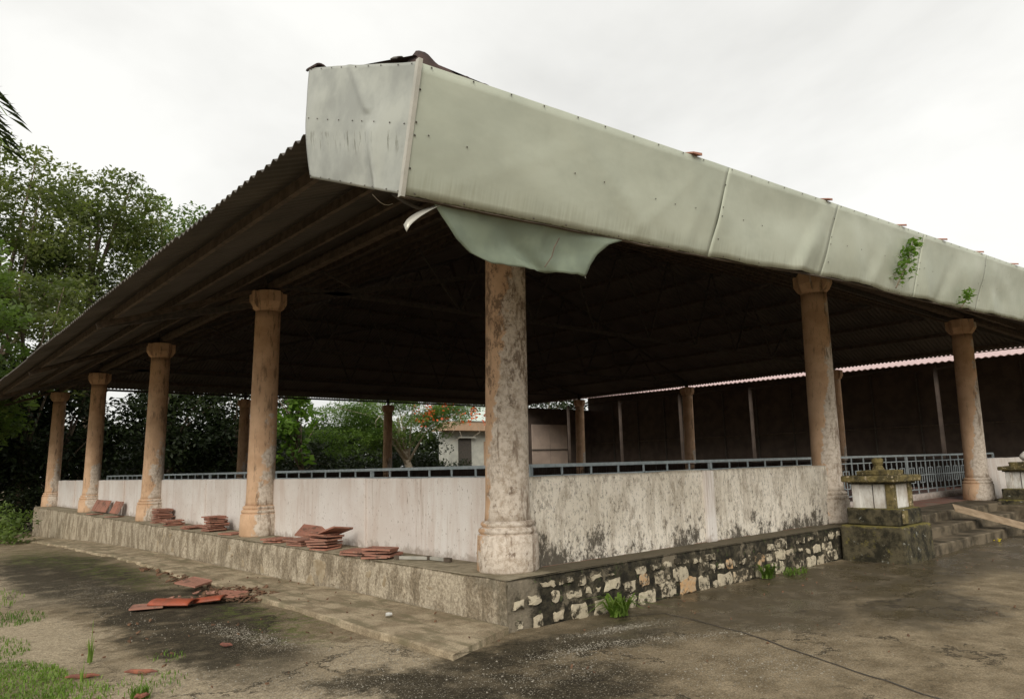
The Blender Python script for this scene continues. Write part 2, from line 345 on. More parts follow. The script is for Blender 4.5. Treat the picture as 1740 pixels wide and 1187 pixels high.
# pale aggregate showing through the worn concrete
agg = t.vor(scale=60); aggc = t.vor(scale=60, out='Color')
pale = union(ell(5.1, 4.55, .95, .42, -10, .7), ell(4.2, 4.0, .9, .8, 0, .8), ell(2.9, 7.0, .35, .9, 10, .8), ell(2.3, 12, .6, 1.6, 0, .8), ell(5.6, 3.4, 1.3, .6, 0, .9), ell(2.9, 4.6, .8, .5, 30, .9), ell(2.6, 5.3, .8, .5, 30, .9))
pm = t.math('MULTIPLY', t.ramp(agg, .28, .36, 1, 0), t.math('MULTIPLY', pale, t.ramp(t.xyz(aggc)[0], .50, .60)))
pm2 = t.math('MULTIPLY', t.ramp(agg, .2, .28, 1, 0), t.ramp(t.xyz(aggc)[1], .93, .95))
pm = t.math('MAXIMUM', pm, t.math('MULTIPLY', pm2, .7))
c = t.mix(t.math('MULTIPLY', pm, .75), c, (.40, .36, .29))
grit = t.noise(scale=70, detail=7, rough=.85)
c = t.mix(1.0, c, t.mix(t.ramp(grit, .36, .64), (.55, .54, .52), (1.45, 1.45, 1.42)), 'MULTIPLY')
c = t.mix(t.math('MULTIPLY', t.ramp(t.noise(scale=13, detail=8, rough=.8), .56, .62), .5), c, (.055, .045, .028))
crk = t.n('ShaderNodeTexVoronoi', feature='DISTANCE_TO_EDGE'); t.put(crk.inputs['Vector'], W); crk.inputs['Scale'].default_value = .62
ck = t.math('MULTIPLY', t.ramp(crk.outputs['Distance'], .004, .012, 1, 0), t.ramp(t.noise(scale=.8, detail=3), .47, .56))
c = t.mix(t.math('MULTIPLY', ck, .85), c, (.025, .02, .014))
t.col(c)
t.put(t.b.inputs['Specular IOR Level'], t.ramp(wet, 0, 1, .12, .5))
rg = t.math('SUBTRACT', t.ramp(wet, 0, 1, .88, .52), t.math('MULTIPLY', t.math('MULTIPLY', wet, t.ramp(t.noise(scale=1.8, detail=5), .46, .58)), .42))
t.rough(rg)
hh = t.math('ADD', t.math('MULTIPLY', n_fine, .6), t.math('ADD', t.math('MULTIPLY', pm, .5), t.math('ADD', t.math('MULTIPLY', grit, .4), t.math('MULTIPLY', n_mid, .8))))
x = t.n('ShaderNodeBump'); t.put(x.inputs['Strength'], t.ramp(wet, 0, 1, .9, .25)); x.inputs['Distance'].default_value = .02; t.put(x.inputs['Height'], hh); t.t.links.new(x.outputs[0], t.b.inputs['Normal'])
MT['ground'] = t.m
t = NT('apron_concrete')
f = t.noise(scale=2.6, detail=8, rough=.65)
c = t.mix(t.ramp(f, .40, .60), (.40, .33, .23), (.24, .19, .125))
c = t.mix(1.0, c, t.mix(t.ramp(t.noise(scale=60, detail=7, rough=.85), .36, .64), (.65, .64, .62), (1.3, 1.3, 1.28)), 'MULTIPLY')
c = t.mix(t.math('MULTIPLY', t.ramp(t.noise(t.mapv(t.pos(), (2.5, .6, 1)), 2.5, 7, .65), .48, .60), .7), c, (.15, .13, .075))
c = t.mix(t.math('MULTIPLY', t.ramp(t.noise(scale=40, detail=5, rough=.8), .62, .70), .6), c, (.42, .38, .30))
t.col(c); t.rough(.88); t.bump(t.noise(scale=26, detail=8), .45, .015); MT['apron_concrete'] = t.m

# ------------------------------------------------------------------ mesh helpers
WL = {}                                             # world location of every object
class MB:
    def __init__(s): s.v = []; s.f = []
    def add(s, vs, fs):
        k = len(s.v); s.v += [tuple(p) for p in vs]; s.f += [tuple(i+k for i in f) for f in fs]; return s
    def box(s, x0, x1, y0, y1, z0, z1, j=0):
        vs = [(x, y, z) for z in (z0, z1) for x, y in ((x0, y0), (x1, y0), (x1, y1), (x0, y1))]
        if j: vs = [tuple(c + random.uniform(-j, j) for c in p) for p in vs]
        return s.add(vs, [(3, 2, 1, 0), (4, 5, 6, 7), (0, 1, 5, 4), (1, 2, 6, 5), (2, 3, 7, 6), (3, 0, 4, 7)])
    def bar(s, a, b, w, h=None):
        h = h or w; a = Vector(a); b = Vector(b); d = (b-a).normalized()
        u = d.cross(Vector((0, 0, 1)));
        u = Vector((1, 0, 0)) if u.length < 1e-3 else u.normalized()
        n = u.cross(d); vs = []
        for p in (a, b):
            for i, k in ((-1, -1), (1, -1), (1, 1), (-1, 1)): vs.append(p + u*(i*w/2) + n*(k*h/2))
        return s.add(vs, [(0, 1, 2, 3), (7, 6, 5, 4), (0, 4, 5, 1), (1, 5, 6, 2), (2, 6, 7, 3), (3, 7, 4, 0)])
    def tube(s, pts, rs, n=8):
        pts = [Vector(p) for p in pts]; vs = []; fs = []
        for i, p in enumerate(pts):
            d = (pts[min(i+1, len(pts)-1)] - pts[max(i-1, 0)]).normalized()
            u = d.cross(Vector((.31, .17, .93))); u = u.normalized() if u.length > 1e-3 else Vector((1, 0, 0)); q = d.cross(u)
            for k in range(n):
                a = 2*math.pi*k/n; vs.append(p + (u*math.cos(a) + q*math.sin(a))*rs[i])
        for i in range(len(pts)-1):
            for k in range(n): fs.append((i*n+k, i*n+(k+1) % n, (i+1)*n+(k+1) % n, (i+1)*n+k))
        fs.append(tuple(range(n))[::-1]); fs.append(tuple((len(pts)-1)*n+k for k in range(n)))
        return s.add(vs, fs)
    def lathe(s, prof, cx, cy, n=40, lean=(0, 0), z0=0, wob=0):
        vs = []; fs = []
        for r, z in prof:
            for k in range(n):
                a = 2*math.pi*k/n
                rr = r*(1 + (wob*mnoise.noise(Vector((math.cos(a)*2+cx, math.sin(a)*2+cy, z*1.5))) if wob else 0))
                vs.append((cx + rr*math.cos(a) + lean[0]*(z-z0), cy + rr*math.sin(a) + lean[1]*(z-z0), z))
        for i in range(len(prof)-1):
            for k in range(n): fs.append((i*n+k, i*n+(k+1) % n, (i+1)*n+(k+1) % n, (i+1)*n+k))
        fs.append(tuple(range(n))[::-1]); fs.append(tuple((len(prof)-1)*n+k for k in range(n)))
        return s.add(vs, fs)
    def grid(s, P):                                 # P[i][j] points
        a = len(P); b = len(P[0]); vs = [q for row in P for q in row]
        fs = [(i*b+j, i*b+j+1, (i+1)*b+j+1, (i+1)*b+j) for i in range(a-1) for j in range(b-1)]
        return s.add(vs, fs)
    def build(s, name, mat, parent=None, smooth=False, thick=0, bevel=0, fix=True):
        v = np.array(s.v, float)
        if parent is None or fix: loc = np.array([(v[:, 0].min()+v[:, 0].max())/2, (v[:, 1].min()+v[:, 1].max())/2, v[:, 2].min()])
        me = bpy.data.meshes.new(name); me.from_pydata((v-loc).tolist(), [], s.f); me.update()
        if smooth: me.polygons.foreach_set('use_smooth', [True]*len(me.polygons))
        return place(name, me, mat, parent, loc, thick, bevel)
def place(name, me, mat, parent, loc, thick=0, bevel=0):
    if mat and not me.materials: me.materials.append(MT[mat])
    o = bpy.data.objects.new(name, me); COL.objects.link(o)
    loc = np.array(loc, float); o.location = loc - (WL[parent.name] if parent else 0); o.parent = parent; WL[o.name] = loc
    if thick:
        md = o.modifiers.new('solid', 'SOLIDIFY'); md.thickness = thick; md.offset = 0
    if bevel:
        md = o.modifiers.new('bevel', 'BEVEL'); md.width = bevel; md.segments = 2; md.limit_method = 'ANGLE'
    return o
def npmesh(name, V, F, mat, parent=None, loc=None, smooth=False):
    V = np.asarray(V, float); F = np.asarray(F, int); k = F.shape[1]
    if loc is None: loc = np.array([(V[:, 0].min()+V[:, 0].max())/2, (V[:, 1].min()+V[:, 1].max())/2, V[:, 2].min()])
    me = bpy.data.meshes.new(name); me.vertices.add(len(V)); me.vertices.foreach_set('co', (V-loc).ravel())
    me.loops.add(F.size); me.loops.foreach_set('vertex_index', F.ravel()); me.polygons.add(len(F))
    me.polygons.foreach_set('loop_start', np.arange(0, F.size, k)); me.polygons.foreach_set('loop_total', np.full(len(F), k))
    if smooth: me.polygons.foreach_set('use_smooth', np.ones(len(F), bool))
    me.update(calc_edges=True); me.validate()
    return place(name, me, mat, parent, loc)
def tag(o, label=None, cat=None, group=None, kind=None):
    if label: o['label'] = label
    if cat: o['category'] = cat
    if group: o['group'] = group
    if kind: o['kind'] = kind
    return o
def thing(name, loc, label, cat, group=None, parent=None):
    o = bpy.data.objects.new(name, None); COL.objects.link(o); o.empty_display_size = .2
    o.location = np.array(loc, float) - (WL[parent.name] if parent else 0); o.parent = parent; WL[o.name] = np.array(loc, float)
    return tag(o, label, cat, group)
def ns(x, y, z=0.): return mnoise.noise(Vector((x, y, z)))

# ------------------------------------------------------------------ ground
def gz(x, y): return float(np.interp(y, [8, 12, 17, 23, 31, 60], [0, -.05, -.09, -.24, -.56, -.7]))
def axis(lo, hi, step, far): 
    a = np.arange(lo, hi+1e-6, step); g = 1.35**np.arange(1, 40)*step*2; g = g[g < far]
    return np.concatenate([lo-g[::-1], a, hi+g])
xs = axis(-3, 18, .14, 1600); ys = axis(0, 34, .14, 1600)
X, Y = np.meshgrid(xs, ys, indexing='ij')
Z = np.interp(Y, [8, 12, 17, 23, 31, 60], [0, -.05, -.09, -.24, -.56, -.7])
near = (np.abs(X-8) < 16) & (Y > -2) & (Y < 36)
bumps = np.zeros_like(Z)
for i, j in np.argwhere(near): bumps[i, j] = .02*ns(X[i, j]*.7, Y[i, j]*.7) + .008*ns(X[i, j]*2.6, Y[i, j]*2.6, 5)
Z = Z + bumps - .012
nx_, ny_ = X.shape; idx = np.arange(nx_*ny_).reshape(nx_, ny_)
F = np.stack([idx[:-1, :-1], idx[1:, :-1], idx[1:, 1:], idx[:-1, 1:]], -1).reshape(-1, 4)
g = npmesh('ground', np.stack([X, Y, Z], -1).reshape(-1, 3), F, 'ground', loc=np.zeros(3), smooth=True); tag(g, kind='structure')

# cast joint in the concrete: a dark open seam (two strips running off from the plinth)
def seam(pts, wd, name):
    mb = MB(); P = [[], []]
    for i in range(len(pts)-1):
        a = Vector(pts[i]); b = Vector(pts[i+1]); k = 14
        for q in range(k):
            u = a.lerp(b, q/k); d = (b-a).normalized(); n = Vector((-d.y, d.x)); u = u + n*.03*ns(u.x*3, u.y*3, 3)
            ww = wd*(.6+.8*abs(ns(u.x*9, u.y*9)))
            for s_, sgn in ((0, -1), (1, 1)): P[s_].append((u.x+n.x*ww*sgn, u.y+n.y*ww*sgn, gz(u.x, u.y)+.02*ns(u.x*.7, u.y*.7)-.012+.008*ns(u.x*2.6, u.y*2.6, 5)+.006))
    return tag(mb.grid(P).build(name, 'dark_metal'), kind='structure')
seam([(5.9, 5.2), (6.33, 4.95), (6.1, 3.9), (5.3, 1.97), (5.0, 1.2)], .011, 'ground_crack')

# concrete apron along the long side
def slab(y0, y1, x0, x1, h, rough, name, sh=0.):
    n = int((y1-y0)/.12)+1; top = []; side = []; low = []
    for i in range(n+1):
        y = y0+(y1-y0)*i/n; e = x0 + rough*ns(y*1.7, 3.3) + rough*.5*ns(y*6, 1.1); zz = gz(e, y)+h
        top.append([(e, y, zz-.012), (e+.02, y, zz), (x1, y+sh*(1-i/n), zz+.015)]); 
        low.append([(e+.01*ns(y*9, 8), y, zz-.2)])
    mb = MB(); mb.grid([[l[0]]+t_ for l, t_ in zip(low, top)])
    a = low[0]+top[0]; mb.add(a+[(x1, y0+sh, gz(0, y0)-.1)], [(0, 4, 3, 2, 1)])
    return tag(mb.build(name, 'apron_concrete'), kind='structure')
slab(5.06, 9.2, 3.68, 4.60, .045, .03, 'apron', .37)
slab(9.24, 31.5, 3.80, 4.60, .025, .14, 'apron')

# ------------------------------------------------------------------ the pavilion
PX, PY, PH = 4.613, 5.46, .473
pav = thing('pavilion', (PX, PY, 0), 'open pavilion with tan columns, low parapet walls and a dark hipped roof', 'pavilion')
PXE, PYE = 27.4, 32.9
CX, CY, SX, SY = 5.07, 5.97, 7.26, 6.6

# plinth core; the two seen faces get uneven surfaces
mb = MB(); mb.box(PX+.02, PXE, PY+.03, PYE, -1.0, PH-.012)
plinth = mb.build('plinth', 'ledge_top', pav)
def face(pts, name, mat):                          # uneven vertical face
    return MB().grid(pts).build(name, mat, plinth, smooth=True)
P = []
for i in range(0, 141):
    x = PX + (11.46-PX)*i/140; P.append([(x, PY + .018*ns(x*3, z*4) + .01*ns(x*9, z*9) + (0 if z < .46 else .02), z) for z in np.linspace(-.15, PH, 13)])
face(P, 'front_mortar_face', 'mossy_mortar')
P = []
for i in range(0, 281):
    y = PY + (PYE-PY)*i/280; P.append([(PX + .018*ns(y*2, z*4) + .012*ns(y*7, z*7) + (0 if z < .46 else .02), y, z) for z in np.linspace(-.9, PH, 15)][::-1])
face(P, 'side_render_face', 'plinth_render')
# ledge surface, slightly broken front edge
P = [[(PX-.004+.014*ns(PX, y*3), y, PH-.004), (PX+.25, y, PH+.004), (5.3, y, PH+.006)] for y in np.linspace(PY-.01, PYE, 160)]
MB().grid(P).build('ledge', 'ledge_top', plinth)
P = [[(x, 6.0, PH+.002), (x, PY+.25, PH), (x, PY-.004+.014*ns(x*3, 2.2), PH-.007)] for x in np.linspace(PX-.005, 11.46, 80)]
MB().grid(P).build('ledge', 'ledge_top', plinth)
MB().box(PX+.7, PXE-.05, PY+.4, PYE-.05, PH-.02, PH+.004).build('floor', 'floor_tile', plinth)

# rubble stones of the front face: Voronoi blocks standing proud of the mortar
def voronoi_cells(pts, x0, x1, z0, z1):
    out = []
    for i, (px, pz) in enumerate(pts):
        poly = [(x0, z0), (x1, z0), (x1, z1), (x0, z1)]
        for j, (qx, qz) in enumerate(pts):
            if i == j or abs(qx-px) > 1.2: continue
            mxx, mz = (px+qx)/2, (pz+qz)/2; dx, dz = qx-px, qz-pz; new = []
            for k in range(len(poly)):
                a, b = poly[k], poly[(k+1) % len(poly)]
                da = (a[0]-mxx)*dx+(a[1]-mz)*dz; db = (b[0]-mxx)*dx+(b[1]-mz)*dz
                if da <= 0: new.append(a)
                if da*db < 0:
                    u = da/(da-db); new.append((a[0]+(b[0]-a[0])*u, a[1]+(b[1]-a[1])*u))
            poly = new
            if len(poly) < 3: break
        if len(poly) >= 3: out.append(poly)
    return out
def stone(poly, name, mat, to3, inset, depth):
    c = np.mean(poly, 0); ring = []
    for k in range(len(poly)):
        a, b = np.array(poly[k]), np.array(poly[(k+1) % len(poly)])
        m_ = max(1, int(np.linalg.norm(b-a)/.05))
        for q in range(m_): ring.append(a+(b-a)*q/m_)
    ring = np.array(ring); d = ring-c; L = np.linalg.norm(d, axis=1, keepdims=True)
    if L.max() < .04: return
    ring = c + d*np.maximum(1-inset/max(L.mean(), .03)*1.25, .4)
    for _ in range(2): ring = np.stack([ring*.75+np.roll(ring, -1, 0)*.25, ring*.25+np.roll(ring, -1, 0)*.75], 1).reshape(-1, 2)[::2]*.5 + .5*ring
    ring = ring + np.array([[.022*ns(q_[0]*22, q_[1]*22, 1), .022*ns(q_[0]*22, q_[1]*22, 9)] for q_ in ring]); n = len(ring)
    mid = c + (ring-c)*.86; mb = MB(); vs = [to3(*p, -.012) for p in ring] + [to3(*p, depth*RNG.uniform(.8, 1.1)) for p in mid] + [to3(*c, depth*1.25)]
    fs = [(k, (k+1) % n, n+(k+1) % n, n+k) for k in range(n)] + [(n+k, n+(k+1) % n, 2*n) for k in range(n)]
    mb.add(vs, fs).build(name, mat, plinth, smooth=False)
for (za, zb_, p_) in ((-.04, .155, .95), (.165, .305, .93), (.315, .425, .72)):
    x = PX+.05
    while x < 11.30:
        wd = random.uniform(.10, .33)*(1.25 if za < 0 else 1); x1 = min(x+wd, 11.42); jj = lambda a=.034: random.uniform(-a, a)
        if random.random() < p_ and x1-x > .08:
            lo, hi = za+jj()+.03*ns(x*1.3, 4.)*(za > 0), min(zb_+jj()+.03*ns(x*1.3, 4.), .43)
            poly = [(x+jj(), lo+jj(.012)), ((x+x1)/2+jj(), lo+jj()), (x1+jj(), lo+jj(.012)), (x1+jj(), (lo+hi)/2+jj()), (x1+jj(), hi+jj(.012)), ((x+x1)/2+jj(), hi+jj()), (x+jj(), hi+jj(.012)), (x+jj(), (lo+hi)/2+jj())]
            stone(poly, 'stone', 'pale_stone', lambda a, b, d: (a, PY-d, b), .010+.032*random.random()**2, random.uniform(.010, .026))
        x = x1+random.uniform(.0, .03)
pts = [(random.uniform(5.8, 17), random.uniform(.02, .42)) for _ in range(95)]
for poly in voronoi_cells(pts, 5.7, 17, -.05, PH-.05):
    if random.random() < .45: continue
    stone(poly, 'stone', random.choice(['plinth_render', 'plinth_render', 'brown_stone']), lambda a, b, d: (PX-d, a, b), .06+.05*random.random(), .006)

# columns
LEAN = (.010, -.011)
def column(cx, cy, mat, wob=.012):
    L = LEAN; z0 = PH
    prof = [(.245, z0+.50), (.238, z0+.6)] + [(.236-.02*((z-1.1)/3.3), z) for z in np.linspace(1.2, 4.38, 22)]
    o = MB().lathe(prof, cx, cy, 40, L, z0, wob).build('column', mat, pav, smooth=True)
    drum = [(.30, z0-.01), (.325, z0+.02), (.322, z0+.18), (.318, z0+.36), (.305, z0+.375)]
    MB().lathe(drum, cx, cy, 36, L, z0, .02).build('base_drum', mat, o, smooth=True)
    ring = [(.30, z0+.37)] + [(.285+.025*math.sin(math.pi*k/6), z0+.375+.07*k/6) for k in range(7)]
    MB().lathe(ring, cx, cy, 36, L, z0, .012).build('base_ring', mat, o, smooth=True)
    ring = [(.28, z0+.44)] + [(.262+.024*math.sin(math.pi*k/6), z0+.447+.06*k/6) for k in range(7)] + [(.24, z0+.515)]
    MB().lathe(ring, cx, cy, 36, L, z0, .012).build('base_ring', mat, o, smooth=True)
    tx, ty = cx+L[0]*3.9, cy+L[1]*3.9
    cap = [(.213, 4.38), (.228, 4.44), (.25, 4.54), (.25, 4.74), (.20, 4.76)]
    MB().lathe(cap, tx, ty, 24).build('capital', mat, o)
    for k in range(4):
        a = k*math.pi/2; d = Vector((math.cos(a), math.sin(a), 0)); q = Vector((-d.y, d.x, 0)); c0 = Vector((tx, ty, 0)); vs = []
        for s_ in (-1, 1):
            for r_, z in ((.20, 4.40), (.25, 4.44), (.31, 4.54), (.31, 4.735), (.2, 4.735)): vs.append(c0 + d*r_ + q*(s_*.10) + Vector((0, 0, z)))
        MB().add(vs, [(4, 3, 2, 1, 0), (5, 6, 7, 8, 9), (0, 1, 6, 5), (1, 2, 7, 6), (2, 3, 8, 7), (3, 4, 9, 8), (4, 0, 5, 9)]).build('capital_bracket', mat, o, bevel=.008)
    MB().box(tx-.05, tx+.05, ty-.05, ty+.05, 4.75, 5.08).build('roof_stub', 'dark_metal', o)
    return o
for i in range(4):
    for k in range(5):
        if i in (1, 2) and k in (1, 2, 3): continue
        mat = 'column_weathered' if (i, k) == (0, 0) else ('column_front' if k == 0 else 'column_tan')
        column(CX+i*SX - (.12 if i == 1 else 0), CY+k*SY, mat)

# parapet walls
WT = 1.421
def wall_run(axis_, u0, u1, c0, c1, mat, seed):
    n = max(8, int((u1-u0)/.12)); P = []; Q = []
    mb = MB(); sect = []
    for i in range(n+1):
        u = u0+(u1-u0)*i/n; h = WT + .012*ns(u*1.3, seed); 
        off = [.006*ns(u*2.2, z*3, seed) for z in (0, .4, .8)]
        if axis_ == 'y': sect.append([(c0+off[0], u, PH-.01), (c0+off[1], u, .95), (c0+off[2], u, h-.015), (c0+.015, u, h), (c1-.01, u, h), (c1, u, PH-.01)])
        else: sect.append([(u, c0+off[0], PH-.01), (u, c0+off[1], .95), (u, c0+off[2], h-.015), (u, c0+.015, h), (u, c1-.01, h), (u, c1, PH-.01)])
    mb.grid(sect if axis_ == 'x' else [s_[::-1] for s_ in sect])
    k = len(mb.v); mb.f.append(tuple(range(6))); mb.f.append(tuple(range(k-6, k))[::-1])
    return mb.build('parapet_wall', mat, pav)
for k in range(4):                                   # long side
    y0 = CY+k*SY; o = wall_run('y', y0+.17, y0+SY-.17, 5.23, 5.38, 'whitewash', 3.+k)
    pm_ = y0+SY/2; MB().box(5.195, 5.26, pm_-.09, pm_+.09, PH-.005, WT-.002).build('pier', 'whitewash', o, bevel=.008)
o = wall_run('x', CX+.17, 12.0, 5.86, 6.01, 'mouldy_plaster', 9.)
MB().box(8.46, 8.66, 5.815, 5.88, PH-.005, WT-.012).build('pier', 'whitewash', o, bevel=.008)
wall_run('x', CX+2*SX+.2, CX+3*SX-.2, 5.86, 6.01, 'whitewash', 11.)
for k in range(3): wall_run('x', CX+k*SX+.17, CX+(k+1)*SX-.17, CY+4*SY, CY+4*SY+.15, 'shed_wall', 13.+k)  # back parapets: dark colour stands in for shade under the roof
for k in range(4): wall_run('y', CY+k*SY+.17, CY+(k+1)*SY-.17, CX+3*SX, CX+3*SX+.15, 'shed_wall', 17.+k)  # shed-side parapets: shade put into the wall colour likewise

# roof: four corrugated slopes under hips
SLP = .39; XL, YF, XR, YB = 2.15, 3.25, 27.35, 32.75; ZL, ZF, ZR, ZB = 3.95, 3.90, 4.86, 5.02
def zl(x): return ZL+SLP*(x-XL)
def zf(y): return ZF+SLP*(y-YF)
def zr(x): return ZR+SLP*(XR-x)
def zb(y): return ZB+SLP*(YB-y)
xm = (ZR-ZL+SLP*(XR+XL))/(2*SLP); ym = (ZB-ZF+SLP*(YB+YF))/(2*SLP)
def xend_left(y): return min(XL+(zf(y)-ZL)/SLP, XL+(zb(y)-ZL)/SLP, xm)
def xend_right(y): return max(XR-(zf(y)-ZR)/SLP, XR-(zb(y)-ZR)/SLP, xm)
def yend_front(x): return min(YF+(zl(x)-ZF)/SLP, YF+(zr(x)-ZF)/SLP, ym)
def yend_back(x): return max(YB-(zl(x)-ZB)/SLP, YB-(zr(x)-ZB)/SLP, ym)
rb = MB()                                            # hip and ridge caps
def hip(a, b): rb.tube([a, b], [.10, .10], 8)
apx = min(xm, xend_left(ym))
hip((3.2, YF+1.18, zl(3.2)+.03), (xend_left(YF+8), YF+8, zf(YF+8)+.05))
hip((xend_left(YF+8), YF+8, zf(YF+8)+.05), (xm, YF+(zl(xm)-ZF)/SLP, zl(xm)+.05))
hip((xm, YF+(zl(xm)-ZF)/SLP, zl(xm)+.05), (xm, YB-(zl(xm)-ZB)/SLP, zl(xm)+.05))
hip((xm, YB-(zl(xm)-ZB)/SLP, zl(xm)+.05), (XR, YB, ZB+.06))
hip((XL, YB-(ZL-ZB)/SLP if ZL > ZB else YB, ZB), (xm, YB-(zl(xm)-ZB)/SLP, zl(xm)+.05)) if False else None
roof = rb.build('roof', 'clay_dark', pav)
PIT, AMP = .135, .02
def sheet(u0, u1, kind, jz):
    n = int((u1-u0)/PIT*6); P = []
    for i in range(n+1):
        u = u0+(u1-u0)*i/n; h = AMP*math.sin(2*math.pi*u/PIT)+jz
        row = []
        for q in (0, .33, .66, 1):
            if kind == 'L':
                e = xend_left(u); x = XL+jx+(e-XL-jx)*q if e > XL+.06 else XL+.06*q
                if u < 4.74: x = max(x, 2.27+.05*q)
                p = (x, u, min(zl(x), zf(u)-.05)+h)
            elif kind == 'R': e = xend_right(u); x = XR+(e-XR)*q; p = (x, u, zr(x)+h)
            elif kind == 'F': e = max(yend_front(u), 3.52); y = 3.46+(e-3.46)*q; p = (u, y, zf(y)+h)
            else: e = yend_back(u); y = YB+jx+(e-YB-jx)*q; p = (u, y, zb(y)+h)
            row.append(p)
        P.append(row)
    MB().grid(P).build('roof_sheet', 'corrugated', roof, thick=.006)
for kind, a, b in (('L', YF+.12, YB), ('R', YF, YB), ('F', XL, XR), ('B', XL, XR)):
    n = int((b-a)/1.05)
    for i in range(n):
        jx = random.uniform(-.025, .02); sheet(a+(b-a)*i/n, a+(b-a)*(i+1)/n+.03, kind, .004*(i % 2)+random.uniform(0, .004))
# purlins and edge beams
for x in (2.62, 3.58, 4.53, 5.5, 6.5, 7.5, 8.5, 9.5, 10.5):
    y0, y1 = YF+.1+max(0, (zl(x)-ZF)/SLP)+.05, YB-(zl(x)-ZB)/SLP if zl(x) > ZB else YB-.1
    MB().box(x-.025, x+.025, y0, y1, zl(x)-.155, zl(x)-.045).build('purlin', 'rusty_steel', roof)
for y in np.arange(3.8, 14, 1.0):
    x0, x1 = XL+max(0, (zf(y)-ZL)/SLP)+.15, XR-max(0, (zf(y)-ZR)/SLP)-.1
    if x1 > x0: MB().box(x0, x1, y-.025, y+.025, zf(y)-.155, zf(y)-.045).build('purlin', 'rusty_steel', roof)
for y in np.arange(22, 32.4, 1.1):
    x0, x1 = XL+max(0, (zb(y)-ZL)/SLP)+.15, XR-max(0, (zb(y)-ZR)/SLP)-.1
    if x1 > x0: MB().box(x0, x1, y-.025, y+.025, zb(y)-.155, zb(y)-.045).build('purlin', 'rusty_steel', roof)
for x in np.arange(17, 27, 1.1):
    y0, y1 = YF+(zr(x)-ZF)/SLP+.1, YB-max(0, (zr(x)-ZB)/SLP)-.1
    if y1 > y0: MB().box(x-.025, x+.025, y0, y1, zr(x)-.155, zr(x)-.045).build('purlin', 'rusty_steel', roof)
bx = CX+LEAN[0]*3.9; by = CY+LEAN[1]*3.9
MB().box(bx-.06, bx+.06, 5.6, 32.5, 4.775, 4.885).build('edge_beam', 'rusty_steel', roof)
MB().box(bx-.4, 27.1, by-.06, by+.06, 4.775, 4.885).build('edge_beam', 'rusty_steel', roof)
for k in range(5):                                   # trusses at each column row
    y = by+k*SY+.09 if k else by+.5; mb = MB(); zt = 4.93
    if k in (1, 2, 3):
        mb.bar((2.5, y, zl(2.5)-.2), (xm, y, min(zl(xm), zf(y), zb(y))-.2), .06, .1); mb.bar((27.0, y, 5.0), (xm, y, min(zl(xm), zf(y), zb(y))-.2), .06, .1)
    mb.bar((bx, y, zt), (26.9, y, zt), .06, .08)
    for q in range(10):
        xa = bx+2.2*q; zz = min(zl(xa+1.1), zf(y), zb(y), zr(xa+1.1))-.2
        mb.bar((xa, y, zt), (xa+1.1, y, zz), .045); mb.bar((xa+1.1, y, zz), (xa+2.2, y, zt), .045)
    mb.build('truss', 'dark_metal', roof)
for k in range(4):                                   # raking struts seen under the overhang
    y = by+(k+1)*SY+.02; MB().bar((bx, y, 4.83), (2.4, y, zl(2.4)-.2), .05, .08).build('overhang_rafter', 'rusty_steel', roof)
for k in range(1, 3): MB().bar((CX+k*SX, by, 4.83), (CX+k*SX, 3.6, zf(3.6)-.2), .05, .08).build('overhang_rafter', 'rusty_steel', roof)

# front slope continued over the corner behind the end sheet, with clay tiles on its edge
mb = MB(); mb.add([(XL+.01, YF+.02, ZF+.01), (3.4, YF+.02, ZF+.01), (3.6, 4.66, zf(4.66)-.04), (XL+.01, 4.66, zf(4.66)-.04), (3.6, 4.66, 3.95), (XL+.01, 4.66, 3.95)], [(0, 1, 2, 3), (3, 2, 4, 5)])
mb.build('corner_tile_bed', 'clay_dark', roof)
def cap_tile(a, b, r, mat='clay_dark'):
    a, b = Vector(a), Vector(b); P = []; d = (b-a).normalized(); u = d.cross(Vector((0, 0, 1))).normalized()
    for q in range(4):
        p = a.lerp(b, q/3); rr = r*(1.08-.12*q/3)
        P.append([p + u*rr*math.cos(math.pi*k/8) + Vector((0, 0, rr*.8*math.sin(math.pi*k/8))) for k in range(9)])
    return MB().grid(P).build('ridge_tile', mat, roof, smooth=True, thick=.014)
for q in range(0):
    x0 = 2.17+.19*q; cap_tile((x0+.25, YF+.08, 3.90+.006*q), (x0, YF+.08, 3.925-.002*q), .075-.010*q)
cap_tile((2.2, 4.55, 4.42), (2.2, 4.70, 4.455), .045)
for x_, L_ in ((4.78, .12), (7.1, .10), (9.05, .07), (10.4, .08), (11.9, .06), (13.6, .07)):
    zt = 3.842+(x_-2.15)*.0595
    MB().add([(x_, 3.19, zt+.002), (x_+L_, 3.19, zt+.010), (x_+L_, 3.19, zt+.034), (x_, 3.19, zt+.014), (x_, 3.5, zt+.08), (x_+L_, 3.5, zt+.09), (x_+L_, 3.5, zt+.115), (x_, 3.5, zt+.10)], [(0, 1, 2, 3), (7, 6, 5, 4), (0, 4, 5, 1), (1, 5, 6, 2), (2, 6, 7, 3), (3, 7, 4, 0)]).build('eave_tile', 'terracotta', roof)
# broken dark hump of mortar and clay along the corner ridge
P = []
for i in range(41):
    u = i/40; x = 2.165+.95*u; h = (.06*math.exp(-((u-.06)/.09)**2)+.055*(1-u)**.8+.012*math.sin(u*38)*(1-u)+.012*ns(u*9, 3.1))*(1 if u > .01 else 0)
    zb0 = 3.83+(x-2.15)*.0595; P.append([(x, 3.235, zb0), (x, 3.24, zb0+max(h, .004)*.8), (x, 3.30, zb0+max(h, .004)+.015), (x, 3.6, zb0+.04)])
MB().grid(P).build('corner_ridge', 'clay_dark', roof, smooth=True)
